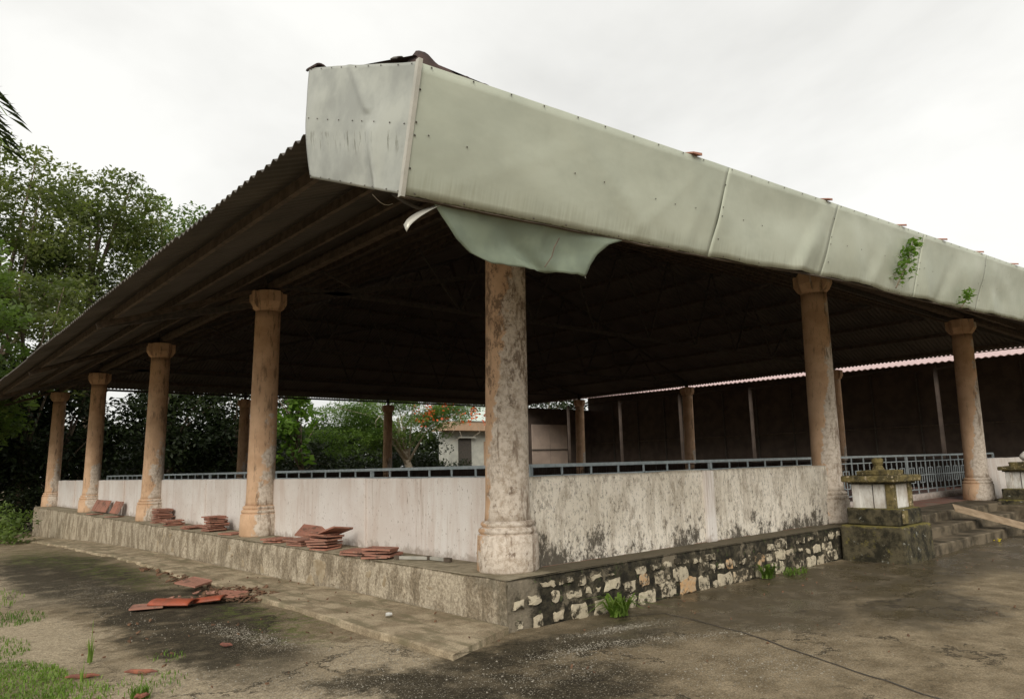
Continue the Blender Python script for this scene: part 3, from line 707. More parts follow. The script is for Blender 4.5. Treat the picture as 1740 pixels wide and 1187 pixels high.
# long sheet-metal fascia
def ftop(x): return 3.842+(min(x, 15)-2.15)*.0595
def fbot(x): return 3.106+(min(x, 15)-2.15)*.0507+.045*math.exp(-((x-7.6)/1.6)**2)
def dent(x, v, a):                                   # outward bulges and folds of the thin sheet
    d = .032*ns(x*.55, v*1.3, 2.)*a + .014*ns(x*1.7+v*1.2, v*2.4, 7.)*a
    for fx, tilt, wd, am in ((3.1, 1.6, .10, .006), (3.9, -1.2, .14, .008), (4.6, .9, .10, .007), (5.0, .3, .12, .010)):
        u = (x-fx-(v-.5)*tilt)/wd; d += am*max(0, 1-abs(u))
    if x > 5.2:
        for fx, tilt, wd, am in ((6.95, .5, .13, .045), (7.25, .2, .12, -.035), (7.9, -.35, .2, .03), (8.6, .45, .16, .03), (9.9, -.2, .16, .04), (10.7, .5, .15, -.035), (11.6, .1, .2, .04), (12.6, -.3, .2, .03)):
            u = (x-fx-(v-.5)*tilt)/wd; d += am*.85*(max(0, 1-abs(u)/1.3) if u < 0 else math.exp(-u*u*.6))*(1.15-v)
    return d*(1-.8*v**3)
seams = [2.15, 5.28, 7.32, 9.7, 12.1, 14.5, 17, 19.5, 22, 24.5, 27.3]
for q in range(len(seams)-1):
    x0, x1 = seams[q], seams[q+1]; n = int((x1-x0)/.05); P = []
    for i in range(n+1):
        x = x0+(x1-x0)*i/n+(.012 if i == n else 0); row = []
        for j in range(15):
            v = j/14; xx = x+.13*(v-.5)*(0 if i == 0 and q == 0 else 1)*min(1, i/6 if q == 0 else 1)
            b = fbot(xx)+(.014*ns(xx*2.3, 1.7)+.008*ns(xx*7, .3) if q else .004*ns(xx*5, 0)); z = b+(ftop(xx)-b)*v
            row.append((xx, 3.41-.19*v-dent(xx, v, 1 if q else .55)-.0015*(q % 2), z))
        P.append(row)
    fp = MB().grid(P).build('fascia_panel', 'fascia_sheet', pav, smooth=True, thick=.0015)
    mb = MB()
    def rivet(x, v, r=.007):
        z = fbot(x)+(ftop(x)-fbot(x))*v; y = 3.41-.19*v-dent(x, v, 1 if q else .55)-.006
        mb.add([(x+r*math.cos(k*math.pi/3), y, z+r*math.sin(k*math.pi/3)) for k in range(6)]+[(x, y-.006, z)], [(k, (k+1) % 6, 6) for k in range(6)])
    x = x0+.12
    while x < x1-.05:
        rivet(x+random.uniform(-.03, .03), .985); 
        if random.random() < .8: rivet(x+random.uniform(-.05, .05), .02)
        if random.random() < .5: rivet(x+random.uniform(-.05, .05), .47+.05*ns(x, 0), .006)
        x += .30
    for v in (.2, .45, .55, .8): rivet(x0+.035, v)
    tag(mb.build('rivet', 'dark_metal', fp), kind='stuff')
    # hem strip along the lower edge
    P = [[(xx, 3.415+.03*k, fbot(xx)-.004+.006*ns(xx*4, 5)) for k in (0, 1)] for xx in np.linspace(x0, x1, 30)]
    MB().grid(P).build('hem', 'rusty_steel', fp, thick=.006)
# corner trim
MB().grid([[(2.145+a*.026*(1-b), 3.405-.19*v-.012+(b*.03), 3.106+(3.85-3.106)*v) for a, b in ((1, 0), (0, 0), (0, 1))] for v in np.linspace(-.02, 1.01, 10)]).build('corner_trim', 'trim_metal', pav, thick=.004)
# end sheets on the short return (upper and lower sheet, buckled)
def endpt(u, v):
    y = 3.41-.19*v + (4.70-.05*v-3.41+.19*v)*u
    zb_, zt_ = 3.106+(3.64-3.106)*u, 3.842+(4.458-3.842)*u
    return y, zb_+(zt_-zb_)*v
def endbulge(u, v):
    b = .016*ns(u*2.2, v*2.2, 4.) + .010*ns(u*5, v*3, 8.)
    lo = max(0, 1-v/.52)
    b += -.05*lo*lo*(1 if u > .28 else (u/.28)**2)+.035*math.exp(-((u-.26-(v-.2)*.12)/.05)**2)*(lo**.5 if lo else 0)
    b += .018*math.exp(-((u-.45-(v-.8)*.5)/.035)**2)*(1 if v > .62 else 0)
    return b
for v0, v1, off in ((0, 1, 0),):
    P = [[(2.15-off-endbulge(i/60, v0+(v1-v0)*j/40), *endpt(i/60, v0+(v1-v0)*j/40)) for j in range(41)][::-1] for i in range(61)]
    ep = MB().grid(P).build('end_sheet', 'end_sheet', pav, smooth=True, thick=.003)
    mb = MB()
    for u in np.linspace(.03, .97, 9):
        for v in (.02, .53, .985):
            y, z = endpt(u+random.uniform(-.02, .02), v); x = 2.15-off-endbulge(u, v)-.005
            mb.add([(x, y+.006*math.cos(k*math.pi/3), z+.006*math.sin(k*math.pi/3)) for k in range(6)]+[(x-.005, y, z)], [(k, (k+1) % 6, 6) for k in range(6)])
    tag(mb.build('rivet', 'dark_metal', ep), kind='stuff')
# box framing behind the sheets
mb = MB(); mb.bar((2.3, 3.5, 3.2), (14.5, 3.52, 3.83), .04); mb.bar((2.3, 3.5, 3.2), (2.3, 4.7, 3.68), .04)
for x in np.arange(2.4, 14.5, 1.2): mb.bar((x, 3.48, fbot(x)+.03), (x, 3.40, ftop(x)-.05), .035)
mb.build('fascia_frame', 'rusty_steel', pav)
# torn soffit sheet hanging from the fascia
def lerp(a, b, t_): return tuple(a[i]+(b[i]-a[i])*t_ for i in range(3))
def path(pts, t_):
    k = min(int(t_*(len(pts)-1)), len(pts)-2); return lerp(pts[k], pts[k+1], t_*(len(pts)-1)-k)
LFT = [(2.395, 3.44, 3.13), (2.482, 3.46, 3.048), (2.597, 3.48, 2.944), (2.726, 3.50, 2.885), (2.909, 3.52, 2.847)]
RGT = [(4.129, 3.42, 3.205), (3.959, 3.42, 3.142), (3.847, 3.44, 3.051), (3.788, 3.46, 2.966), (3.754, 3.48, 2.882)]
P = []
for i in range(31):
    u = i/30; row = []
    for j in range(17):
        v = j/16; a, b = path(LFT, v), path(RGT, v); p = lerp(a, b, u)
        row.append((p[0], p[1]+.05*math.sin(math.pi*u)*math.sin(math.pi*v)+.02*ns(u*3, v*2)+.05*max(0, 1-abs(u-.30-.25*v)/.12)*v+.03*max(0, 1-abs(u-.62)/.05)*v, p[2]+.02*math.sin(math.pi*u)*(1-v)+.008*ns(u*14, 2.)*v))
    P.append(row)
ss = MB().grid(P).build('soffit_sheet', 'soffit_sheet', pav, smooth=True, thick=.003)
MB().tube([(3.46, 3.44, 3.10), (3.42, 3.45, 3.03), (3.40, 3.46, 2.96), (3.35, 3.48, 2.885)], [.004, .005, .004, .004], 5).build('rust_crack', 'rusty_steel', ss)
P = [[(2.21+.25*u, 3.44+.03*w_, 2.90+.22*u**.7+.05*w_*(1-u*.8)) for w_ in (0, .5, 1)] for u in np.linspace(0, 1, 12)]
MB().grid(P).build('torn_flap', 'trim_metal', pav, smooth=True, thick=.003)
P = [[(2.20+.40*u, 3.55+.04*w_, 3.17+.02*u-.06*math.sin(math.pi*u)) for w_ in (0, 1)] for u in np.linspace(0, 1, 10)]
MB().grid(P).build('torn_flap', 'dark_metal', pav, smooth=True, thick=.003)
MB().tube([(3.99+.02*math.sin(k*.9), 3.7, 3.3-.05*k) for k in range(8)], [.003]*8, 4).build('loose_wire', 'trim_metal', pav)
MB().tube([(2.25+.03*k, 3.9, 3.28-.05*math.sin(k*.5)) for k in range(6)], [.003]*6, 4).build('loose_wire', 'trim_metal', pav)

# ------------------------------------------------------------------ entrance steps, altars, plank
stp = thing('entrance_steps', (16.3, 5.0, 0), 'worn mossy concrete steps between the two pedestals', 'steps')
for k, (yy, zt) in enumerate(((4.52, .15), (4.92, .31), (5.32, PH))):
    P = []
    for i in range(61):
        x = 12.2+7.0*i/60; e = .05*ns(x*1.5, k*3.1)+.03*ns(x*5, k*2.1); P.append([(x, yy+e, -.1), (x, yy+e, zt-.02), (x, yy+e+.02, zt+.006*ns(x*2, k)), (x, 6.1, zt+.004*k)][::1])
    MB().grid(P).build('step', 'steps_concrete', stp)
def altar(x0, x1, y0, y1, label):
    a = thing('pedestal', ((x0+x1)/2, (y0+y1)/2, 0), label, 'pedestal')
    def blk(name, i, z0, z1, mat, j=.006, bv=.015):
        return MB().box(x0+i, x1-i, y0+i, y1-i, z0, z1, j).build(name, mat, a, bevel=bv)
    blk('base_block', 0, -.1, .52, 'altar_mossy', .012, .03)
    blk('middle_block', .09, .515, .76, 'altar_mossy', .012, .02)
    b = blk('body', .20, .755, 1.13, 'altar_white')
    for sx in (0, 1):
        for sy in (0, 1):
            cx = x0+.23 if sx == 0 else x1-.23; cy = y0+.23 if sy == 0 else y1-.23
            MB().box(cx-.06, cx+.06, cy-.06, cy+.06, .757, 1.128).build('corner_post', 'altar_cap' if sy == 0 else 'altar_white', b, bevel=.01)
    MB().box(x0+.194, x0+.205, (y0+y1)/2-.006, (y0+y1)/2+.006, .76, 1.12).build('panel_joint', 'dark_metal', b)
    MB().box(x0+.13, x1-.13, y0+.13, y1-.13, 1.125, 1.165, .004).build('cornice', 'altar_mossy', a, bevel=.01)
    blk('cap_slab', .06, 1.16, 1.245, 'altar_cap', .012, .02)
    blk('upper_slab', .24, 1.24, 1.33, 'altar_cap', .014, .02)
    return a
a = altar(11.33, 12.38, 4.46, 5.42, 'mossy stepped pedestal with broken finial beside the second front column')
MB().lathe([(.10, 1.32), (.075, 1.36), (.06, 1.40), (.085, 1.45), (.08, 1.50), (.05, 1.52)], 11.85, 4.96, 14, wob=.2).build('broken_finial', 'altar_cap', a)
MB().box(11.50, 11.66, 4.515, 4.54, .55, .74).build('vent_block', 'altar_cap', a)
MB().box(12.36, 12.96, 4.80, 5.42, -.1, .40, .01).build('cheek_block', 'altar_mossy', a, bevel=.02)
a = altar(18.9, 20.3, 4.50, 5.42, 'whiter stepped pedestal with round ball finial at the right edge')
MB().lathe([(.09, 1.32), (.06, 1.35)] + [(.02+.09*math.sin(math.pi*(k+1)/8), 1.36+.2*k/7) for k in range(8)], 19.6, 4.96, 16).build('ball_finial', 'altar_white', a)
MB().box(18.5, 19.0, 4.7, 5.42, -.1, .42, .02).build('cheek_block', 'steps_concrete', a, bevel=.02)
pl = MB().add([(15.45+a*.10+c*.0, 5.16+a*.05, .535+a*.05+c*.03) if e == 0 else (16.35+a*.10, 3.9+a*.05, .06+a*.05+c*.03) for e in (0, 1) for a, c in ((-1, 0), (1, 0), (1, 1), (-1, 1))], [(0, 1, 2, 3), (7, 6, 5, 4), (0, 4, 5, 1), (1, 5, 6, 2), (2, 6, 7, 3), (3, 7, 4, 0)]).build('wooden_plank', 'plank_wood', bevel=.003)
tag(pl, 'long bare wooden plank lying slantwise down the entrance steps', 'plank')

# ------------------------------------------------------------------ railings
def railing(a, b, label, full=True, mat='rail_paint', t_=.57, group=None):
    a, b = Vector(a), Vector(b); L = (b-a).length; d = (b-a)/L; z0 = PH
    r_ = thing('railing', ((a.x+b.x)/2, (a.y+b.y)/2, PH), label, 'railing', group)
    def P_(s_, z): return (a.x+d.x*s_, a.y+d.y*s_, z)
    MB().bar(P_(0, 1.535), P_(L, 1.535), .05, .045).build('top_rail', mat, r_)
    for z in (1.40, 1.06, .72): MB().bar(P_(0, z), P_(L, z), .022).build('rail', mat, r_)
    n = int(L/t_)
    for i in range(n+1):
        s_ = L*i/n; thick = i % 7 == 0 or i == n
        MB().bar(P_(s_, z0), P_(s_, 1.52), .05 if thick else .022).build('post' if thick else 'baluster', mat, r_)
    if full:
        for i in range(n):
            s_ = L*(i+.5)/n; mb = MB(); h = .13
            mb.bar(P_(s_, 1.40), P_(s_, .72), .014)
            for z in (1.24, .88): mb.bar(P_(s_-h, z), P_(s_+h, z), .016)
            for q in (-h, h): mb.bar(P_(s_+q, .88), P_(s_+q, 1.24), .016)
            mb.build('square_motif', mat, r_)
    return r_
railing((6.45, 7.1, 0), (6.45, 30.2, 0), 'pale blue metal railing running along inside the long whitewashed wall', False)
railing((6.45, 7.1, 0), (24.9, 7.1, 0), 'pale blue metal railing with square motifs behind the front wall and steps')
railing((8, 31.2, 0), (25.6, 31.2, 0), 'dark far railing along the back of the pavilion below the trees', True, 'dark_metal')  # dark material paints in the shade at the far side
railing((25.6, 8, 0), (25.6, 31.0, 0), 'dark far railing along the shed side of the pavilion', True, 'dark_metal')  # shade painted in here too, by the dark material
MB().box(13.0, 25, 7.04, 7.16, PH, .62).build('railing_kerb', 'whitewash', pav)

# ------------------------------------------------------------------ clay tiles on the ledge
TW, TT = .35, .022
def tile_mesh(name, w_, l_, th, chip=0):
    mb = MB(); n = 4
    ring = [(-w_/2, -l_/2), (w_/2-chip, -l_/2), (w_/2, -l_/2+chip), (w_/2, l_/2), (-w_/2, l_/2)]
    vs = [(x, y, 0) for x, y in ring]+[(x, y, th) for x, y in ring]+[(x*.86, y*.86, th-.006) for x, y in ring]
    k = 5; fs = [tuple(range(5))[::-1]]+[(i, (i+1) % k, k+(i+1) % k, k+i) for i in range(k)]+[(k+i, k+(i+1) % k, 2*k+(i+1) % k, 2*k+i) for i in range(k)]+[tuple(range(10, 15))]
    mb.add(vs, fs); me = bpy.data.meshes.new(name); me.from_pydata(mb.v, [], mb.f); me.update(); me.materials.append(MT['terracotta']); return me
TM = [tile_mesh('clay_tile', TW, .36, TT, c_) for c_ in (.01, .04, .09)]
def tile(x, y, z, rx=0, ry=0, rz=0, label='', group=None, me=None):
    o = bpy.data.objects.new('clay_tile', me or random.choice(TM)); COL.objects.link(o); o.location = (x, y, z); o.rotation_euler = (rx, ry, rz); WL[o.name] = np.array((x, y, z))
    return tag(o, label, 'tile', group)
ORD = ['bottom', 'second-lowest', 'third-lowest', 'fourth-lowest', 'fifth-lowest', 'sixth-lowest', 'seventh-lowest', 'eighth-lowest', 'ninth-lowest', 'tenth-lowest']
def stack(x, y, n, label, j=.03, z=PH, dz=.031, rz0=0., group=None, tilt=.03):
    for k in range(n):
        tile(x+random.uniform(-j, j), y+random.uniform(-j, j), z+.008+k*dz, random.uniform(-tilt, tilt), random.uniform(-tilt, tilt), rz0+random.uniform(-.15, .15), ('topmost' if k == n-1 else ORD[k])+' '+label, group or label.split('tile in ')[-1])
stack(4.98, 17.9, 10, 'red clay tile in the tall neat stack touching the third column', .03)
stack(4.86, 16.6, 4, 'red clay tile in the low pile right of the tall third-column stack', .06)
stack(4.90, 14.25, 9, 'red clay tile in the squared stack left of the second column', .04)
stack(4.84, 15.3, 2, 'red clay tile in the flat pair between the two stacks left of second column', .04)
tile(4.86, 13.2, PH+.008, 0, 0, .3, 'single flat red clay tile lying at the foot of the second column')
stack(4.84, 9.55, 7, 'red clay tile in the toppling fanned stack right of the second column', .06, tilt=.06, rz0=.25)
stack(4.80, 10.35, 3, 'red clay tile in the low pile under the toppling fanned stack', .05, tilt=.04, rz0=.2)
stack(4.80, 11.15, 2, 'red clay tile in the thin pair nearest the second column', .04, rz0=.4)
tile(4.78, 9.95, PH+.21, .15, -.34, .75, 'large tilted red clay tile on top of the fanned stack')
tile(4.88, 9.42, PH+.235, -.28, .12, .2, 'steeply slipping clay tile at the side of the fanned stack')
stack(4.78, 8.55, 2, 'red clay tile in the flat pile near the rusty bracket, left half', .03, rz0=.5)
stack(4.80, 8.02, 4, 'red clay tile in the flat pile nearest the rusty bracket', .04, rz0=.55, tilt=.05)
for k in range(4): tile(5.08, 25.0-.44*k, PH+.21, 0, R(-66), .04*k, ['leftmost', 'second', 'third', 'rightmost'][k]+' of four upright clay tiles leaning on the wall beside the fourth column', 'tiles leaning beside the fourth column')
for k in range(2): tile(5.08, 22.6-.46*k, PH+.21, .10-.2*k, R(-64), .05, ['left', 'right'][k]+' upright clay tile of the leaning pair between third and fourth columns', 'leaning pair of tiles')
tile(4.8, 23.6, PH+.01, 0, .05, .3, 'flat clay tile lying left of the leaning pair')
tile(4.82, 21.5, PH+.01, 0, .05, .9, 'flat clay tile lying between leaning pair and third column')
# rusty bracket
br = thing('metal_bracket', (4.88, 7.35, PH), 'rusty angled steel tube bracket lying on the ledge near the corner column', 'bracket')
MB().bar((4.78, 7.68, PH+.03), (4.98, 7.32, PH+.03), .035).build('tube', 'trim_metal', br)
MB().bar((5.0, 7.36, PH+.03), (5.03, 6.95, PH+.03), .035).build('tube', 'trim_metal', br)
for p, q in (((4.77, 7.70), (4.80, 7.64)), ((4.985, 7.37), (5.005, 7.29)), ((5.02, 7.03), (5.035, 6.93))): MB().bar((*p, PH+.032), (*q, PH+.032), .042).build('rusty_end', 'rusty_steel', br)

# tiles and debris on the ground
def curved_tile(x, y, rz, L, r, mat, label, arc=1.1, tilt=.0):
    P = []
    for i in range(9):
        u = (i/8-.5)*L; P.append([])
        for k in range(9):
            a = (k/8-.5)*2*arc; v_ = math.sin(a)*r*(1-.15*abs(u/L)); zz = .03+r*(math.cos(a)-math.cos(arc))*.5+u*tilt
            P[-1].append((x+u*math.cos(rz)-v_*math.sin(rz), y+u*math.sin(rz)+v_*math.cos(rz), gz(x, y)+zz))
    return tag(MB().grid(P).build('ridge_tile', mat, smooth=True, thick=.018), label, 'tile')
curved_tile(2.86, 9.62, -.85, .52, .17, 'terracotta_wet', 'bright red curved ridge tile lying on the dark ground')
curved_tile(3.24, 9.5, -.75, .36, .15, 'terracotta_wet', 'broken red curved tile right of the bright ridge tile', 1.0, .1)
tile(3.45, 10.75, gz(3, 10)+.09, .12, -.08, .5, 'whole square clay tile lying on the debris heap')
tile(3.55, 9.55, gz(3, 10)+.05, .05, .1, -.3, 'pale grey-pink tile slab beside the broken curved tile')
tile(2.60, 9.75, gz(3, 10)+.01, 0, .03, 1.2, 'muddy broken tile at the left tip of the ridge tile', me=TM[2])
def shards(n, cx, cy, rx, ry, s0, s1, mat, name, label, cat, zoff=.02, seedang=0):
    V = []; F_ = []
    for i in range(n):
        a = RNG.uniform(0, 2*math.pi); rr = math.sqrt(RNG.uniform(0, 1)); ca, sa = math.cos(seedang), math.sin(seedang)
        u, v_ = rx*rr*math.cos(a), ry*rr*math.sin(a); x, y = cx+u*ca-v_*sa, cy+u*sa+v_*ca
        s_ = RNG.uniform(s0, s1); ph = RNG.uniform(0, 6.3); tx, ty = RNG.uniform(-.6, .6, 2); z = gz(x, y)+zoff+RNG.uniform(0, .05)*(1-rr)+s_*.15
        k = len(V); pts_ = []
        for q in range(5):
            r_ = s_*RNG.uniform(.5, 1); an = ph+q*1.257; dx, dy = r_*math.cos(an), r_*.7*math.sin(an); pts_.append((x+dx, y+dy, z+dx*tx+dy*ty))
        V += pts_ + [(p[0], p[1], p[2]-.012) for p in pts_]
        F_ += [(k, k+1, k+2, k+3), (k, k+3, k+4, k+4)]
        F_ += [(k+q, k+5+q, k+5+(q+1) % 5, k+(q+1) % 5) for q in range(5)]
    mb = MB(); mb.v = V; mb.f = [tuple(dict.fromkeys(f)) for f in F_]
    return tag(mb.build(name, mat), label, cat, kind='stuff')
shards(150, 3.72, 9.75, .42, .75, .02, .075, 'leaf_litter', 'tile_rubble', 'brown heap of tile crumbs and dead leaves against the apron', 'rubble')
shards(70, 3.62, 12.3, .18, 1.8, .02, .07, 'leaf_litter', 'tile_rubble', 'scattered brown tile crumbs along the apron edge', 'rubble')
shards(60, 3.35, 9.9, .5, .5, .015, .06, 'terracotta', 'tile_rubble', 'red tile splinters around the curved ridge tiles', 'rubble')
shards(26, 4.2, 8.5, .5, 4.0, .008, .022, 'leaf_litter', 'leaf_litter', 'small dry leaves strewn over the apron', 'leaves', .07)
shards(60, 9, 4.0, 5, 1.6, .008, .026, 'leaf_litter', 'leaf_litter', 'small dead leaves scattered over the wet concrete', 'leaves', 0)
shards(40, 2.3, 7, 1.3, 2.0, .008, .028, 'leaf_litter', 'leaf_litter', 'dry leaf scraps on the dark mossy ground', 'leaves', 0)
shards(10, 15.4, 4.5, .20, .08, .02, .05, 'leaf_yellow', 'fallen_leaves', 'bright yellow fallen leaves near the foot of the plank', 'leaves', .0)
for (x, y, a_, L, lab) in ((1.35, 6.75, -.45, .24, 'rust-red bark stick lying by the grass patch'), (1.72, 6.55, -.7, .26, 'thin dark curved stick right of the rust-red bark stick'), (2.53, 6.95, -.9, .12, 'short red-brown stick on the pale sandy ground'), (1.55, 5.85, .2, .10, 'stub of red-brown bark at the bottom edge')):
    o = MB().tube([(x+math.cos(a_)*L*(k/5-.5), y+math.sin(a_)*L*(k/5-.5)+.01*math.sin(k), gz(x, y)+.016+.004*math.sin(k*2)) for k in range(6)], [.006, .016, .019, .018, .014, .005], 7).build('bark_stick', 'rust_red_wood')
    tag(o, lab, 'stick')
o = MB().tube([(4.05, 6.71, .085), (4.08, 6.70, .085), (4.11, 6.69, .085)], [.018, .02, .014], 10).build('plastic_cup', 'bottle_plastic'); tag(o, 'small clear crushed plastic cup on the apron', 'cup')

# pebbles: loose pale aggregate
def pebbles(spots, name, label):
    V = []; F_ = []
    for (cx, cy, rx, ry, n, ang) in spots:
        for i in range(n):
            u, v_ = RNG.normal(0, rx/1.7), RNG.normal(0, ry/1.7); x = cx+u*math.cos(ang)-v_*math.sin(ang); y = cy+u*math.sin(ang)+v_*math.cos(ang)
            if x > PX-.04 and y > PY-.05: continue
            if x > 3.64 and y > 5.02: continue
            s_ = RNG.uniform(.003, .0075)*(1.7 if RNG.random() < .06 else 1); k = len(V); zg = gz(x, y)+.02*ns(x*.7, y*.7)+.008*ns(x*2.6, y*2.6, 5)-.012
            a = RNG.uniform(0, 3); ca, sa = math.cos(a)*s_, math.sin(a)*s_; e = RNG.uniform(.6, 1)
            V += [(x+ca, y+sa, zg), (x-sa*e, y+ca*e, zg), (x-ca, y-sa, zg), (x+sa*e, y-ca*e, zg), (x+ca*.3, y+sa*.3, zg+s_*.8)]
            F_ += [(k, k+1, k+4), (k+1, k+2, k+4), (k+2, k+3, k+4), (k+3, k, k+4)]
    o = npmesh(name, V, F_, 'pebble'); return tag(o, label, 'pebbles', kind='stuff')
pebbles([(5.45, 4.85, .55, .12, 700, -.2), (4.7, 4.55, .5, .12, 450, -.25), (4.1, 4.2, .8, .3, 350, 0), (5.6, 4.2, .8, .12, 500, -.5), (5.3, 3.2, .9, .5, 450, 0), (3.6, 4.5, .4, .4, 150, 0)], 'loose_pebbles', 'pale loose pebbles on the concrete before the corner')
pebbles([(2.85, 7.3, .16, .8, 900, .15), (2.5, 11.5, .4, 1.5, 500, 0), (2.6, 5.2, .6, .6, 500, 0), (2.2, 9, .5, 1.5, 300, 0), (3.3, 5.6, .3, .6, 350, 0), (2.0, 6.0, .5, .5, 250, 0)], 'loose_pebbles', 'pale loose pebbles on the dark ground by the apron')

# ------------------------------------------------------------------ grass and weeds
def blades(spots, name, label, cat, kind='stuff', mat='grass_blade', parent=None):
    V = []; F_ = []
    for (cx, cy, rx, ry, n, h0, h1, spread, z) in spots:
        for i in range(n):
            a = RNG.uniform(0, 6.283); rr = math.sqrt(RNG.random()); x, y = cx+rx*rr*math.cos(a), cy+ry*rr*math.sin(a)
            h = RNG.uniform(h0, h1); d = RNG.uniform(0, 6.283); b = h*spread*RNG.uniform(.2, 1); wd = h*.035+.0022
            px, py = -math.sin(d)*wd, math.cos(d)*wd; k = len(V); zg = z if z is not None else gz(x, y)-.015
            for q, (f1, f2, ww) in enumerate(((0, 0, 1), (.35, .6, .8), (1, 1-.25*spread, .05))):
                ox, oy = math.cos(d)*b*f1, math.sin(d)*b*f1
                V += [(x+ox+px*ww, y+oy+py*ww, zg+h*f2), (x+ox-px*ww, y+oy-py*ww, zg+h*f2)]
            F_ += [(k, k+1, k+3, k+2), (k+2, k+3, k+5, k+4)]
    return tag(npmesh(name, V, F_, mat, parent), label, cat, kind=kind)
blades([(.92, 7.0, .38, .8, 2600, .02, .07, 1.3, None), (.98, 6.6, .5, .9, 900, .015, .05, 1.5, None), (.75, 8.6, .5, .9, 900, .02, .07, 1.2, None), (1.25, 6.3, .2, .3, 260, .02, .07, .8, None), (1.3, 10.3, .35, .5, 350, .03, .08, .9, None), (1.1, 12.5, .6, 1.2, 350, .03, .1, .9, None),
        (1.75, 6.3, .25, .25, 90, .02, .05, .9, None), (1.55, 5.9, .06, .06, 90, .04, .12, .7, None), (2.05, 7.0, .15, .2, 60, .02, .05, .9, None), (1.62, 6.1, .25, .3, 60, .03, .06, .9, None)], 'grass_patch', 'bright green grass patch in the bottom left corner', 'grass')
for sp, lab in (((5.90, 5.20, .13, .07, 80, .12, .34, 2.3, 0), 'green grass tuft growing at the foot of the stone plinth'),
                ((9.0, 5.32, .10, .07, 60, .10, .30, 1.7, 0), 'small grass tuft at the plinth foot near the mossy pedestal'),
                ((9.55, 5.24, .24, .12, 90, .04, .14, 2.0, 0), 'low leafy weed right of the far plinth grass tuft')):
    o = blades([sp], 'grass_tuft', lab, 'grass tuft', kind=None)
def weed(x, y, h, label):
    o = MB().tube([(x, y, -.02), (x+.005, y, h*.5), (x+.01, y+.005, h)], [.004, .003, .0015], 5).build('tall_weed', 'grass_blade'); tag(o, label, 'weed')
    blades([(x, y, .02, .02, 12, h*.3, h*.75, .25, 0)], 'blade', None, None, None, parent=o)
weed(1.50, 7.25, .34, 'tall single grass stalk rising near the grass patch'); weed(1.33, 6.65, .15, 'short upright weed between the sticks')
# saplings rooted in the fascia
def sapling(base, tip, n, sz, spread, label):
    base, tip = Vector(base), Vector(tip)
    o = MB().tube([base, base.lerp(tip, .5)+Vector((.02, -.02, 0)), tip], [.008, .006, .003], 5).build('sapling', 'bark'); tag(o, label, 'plant')
    C = []
    for i in range(n):
        u = RNG.uniform(.3, 1); p = base.lerp(tip, u); d = Vector(RNG.normal(0, 1, 3)).normalized(); C.append(p+d*spread*(1.15-u*.6)*RNG.uniform(.3, 1))
    V, F_ = leaf_cards(np.array(C), sz*.7, sz*1.2, .42, .3); npmesh('leaves', V, F_, 'leaf_broad', o)
def leaf_cards(C, s0, s1, wid=.45, upb=.5):
    n = len(C); a = RNG.normal(0, 1, (n, 3)); a[:, 2] *= .6; a /= np.linalg.norm(a, axis=1, keepdims=True)
    nr = RNG.normal(0, 1, (n, 3)); nr[:, 2] = np.abs(nr[:, 2])+upb; b = np.cross(nr, a); b /= np.linalg.norm(b, axis=1, keepdims=True)+1e-9
    nn = np.cross(a, b); L = RNG.uniform(s0, s1, (n, 1)); 
    p0 = C-a*L*.5; p2 = C+a*L*.5; p1 = C+b*L*wid*.5+nn*L*.06; p3 = C-b*L*wid*.5+nn*L*.06
    V = np.stack([p0, p1, p2, p3], 1).reshape(-1, 3); F_ = np.arange(4*n).reshape(n, 4); return V, F_
sapling((8.88, 3.30, 3.49), (9.36, 3.22, 4.14), 190, .09, .19, 'leafy green sapling growing from the fascia hem')
sapling((11.1, 3.32, 3.53), (11.33, 3.26, 3.80), 60, .09, .12, 'tiny seedling on the fascia hem right of the sapling')

# ------------------------------------------------------------------ neighbouring shed
sh = thing('shed', (33, 20, 0), 'dark open shed with a pink corrugated roof behind the pavilion', 'shed')
P = []
for i in range(0, 46*30+1):
    y = -8+i/30*1.0; h = .025*math.sin(2*math.pi*y/.25)+.011*(y-8); P.append([(31.5, y, 5.13+h), (36, y, 5.76+h), (44, y, 6.85+h)])
MB().grid(P).build('roof', 'pink_sheet', sh, thick=.02)
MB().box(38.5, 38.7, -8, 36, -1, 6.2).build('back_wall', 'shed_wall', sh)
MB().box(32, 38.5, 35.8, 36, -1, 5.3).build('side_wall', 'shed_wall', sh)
for y in np.arange(-6, 36, 4.2):
    MB().box(32.2, 32.32, y, y+.12, -1, 5.1).build('post', 'shed_wall', sh); MB().bar((32.2, y+.07, 4.95), (38.5, y+.07, 5.85), .08).build('rafter', 'dark_metal', sh)
for y in np.arange(-6, 35, 2.2): MB().box(38.40, 38.48, y, y+.06, -1, 5.6).build('wall_stud', 'dark_metal', sh)
MB().box(38.38, 38.46, -8, 35.5, 2.9, 2.95).build('wall_rail', 'rusty_steel', sh)
for k in range(2): MB().box(32.7+1.65*k, 34.3+1.65*k, 35.7, 35.78, -.5, 4.2).build('pale_panel', 'shed_panel', sh)
MB().box(32.6, 36.2, 35.62, 35.69, 2.5, 2.56).build('panel_rail', 'dark_metal', sh)
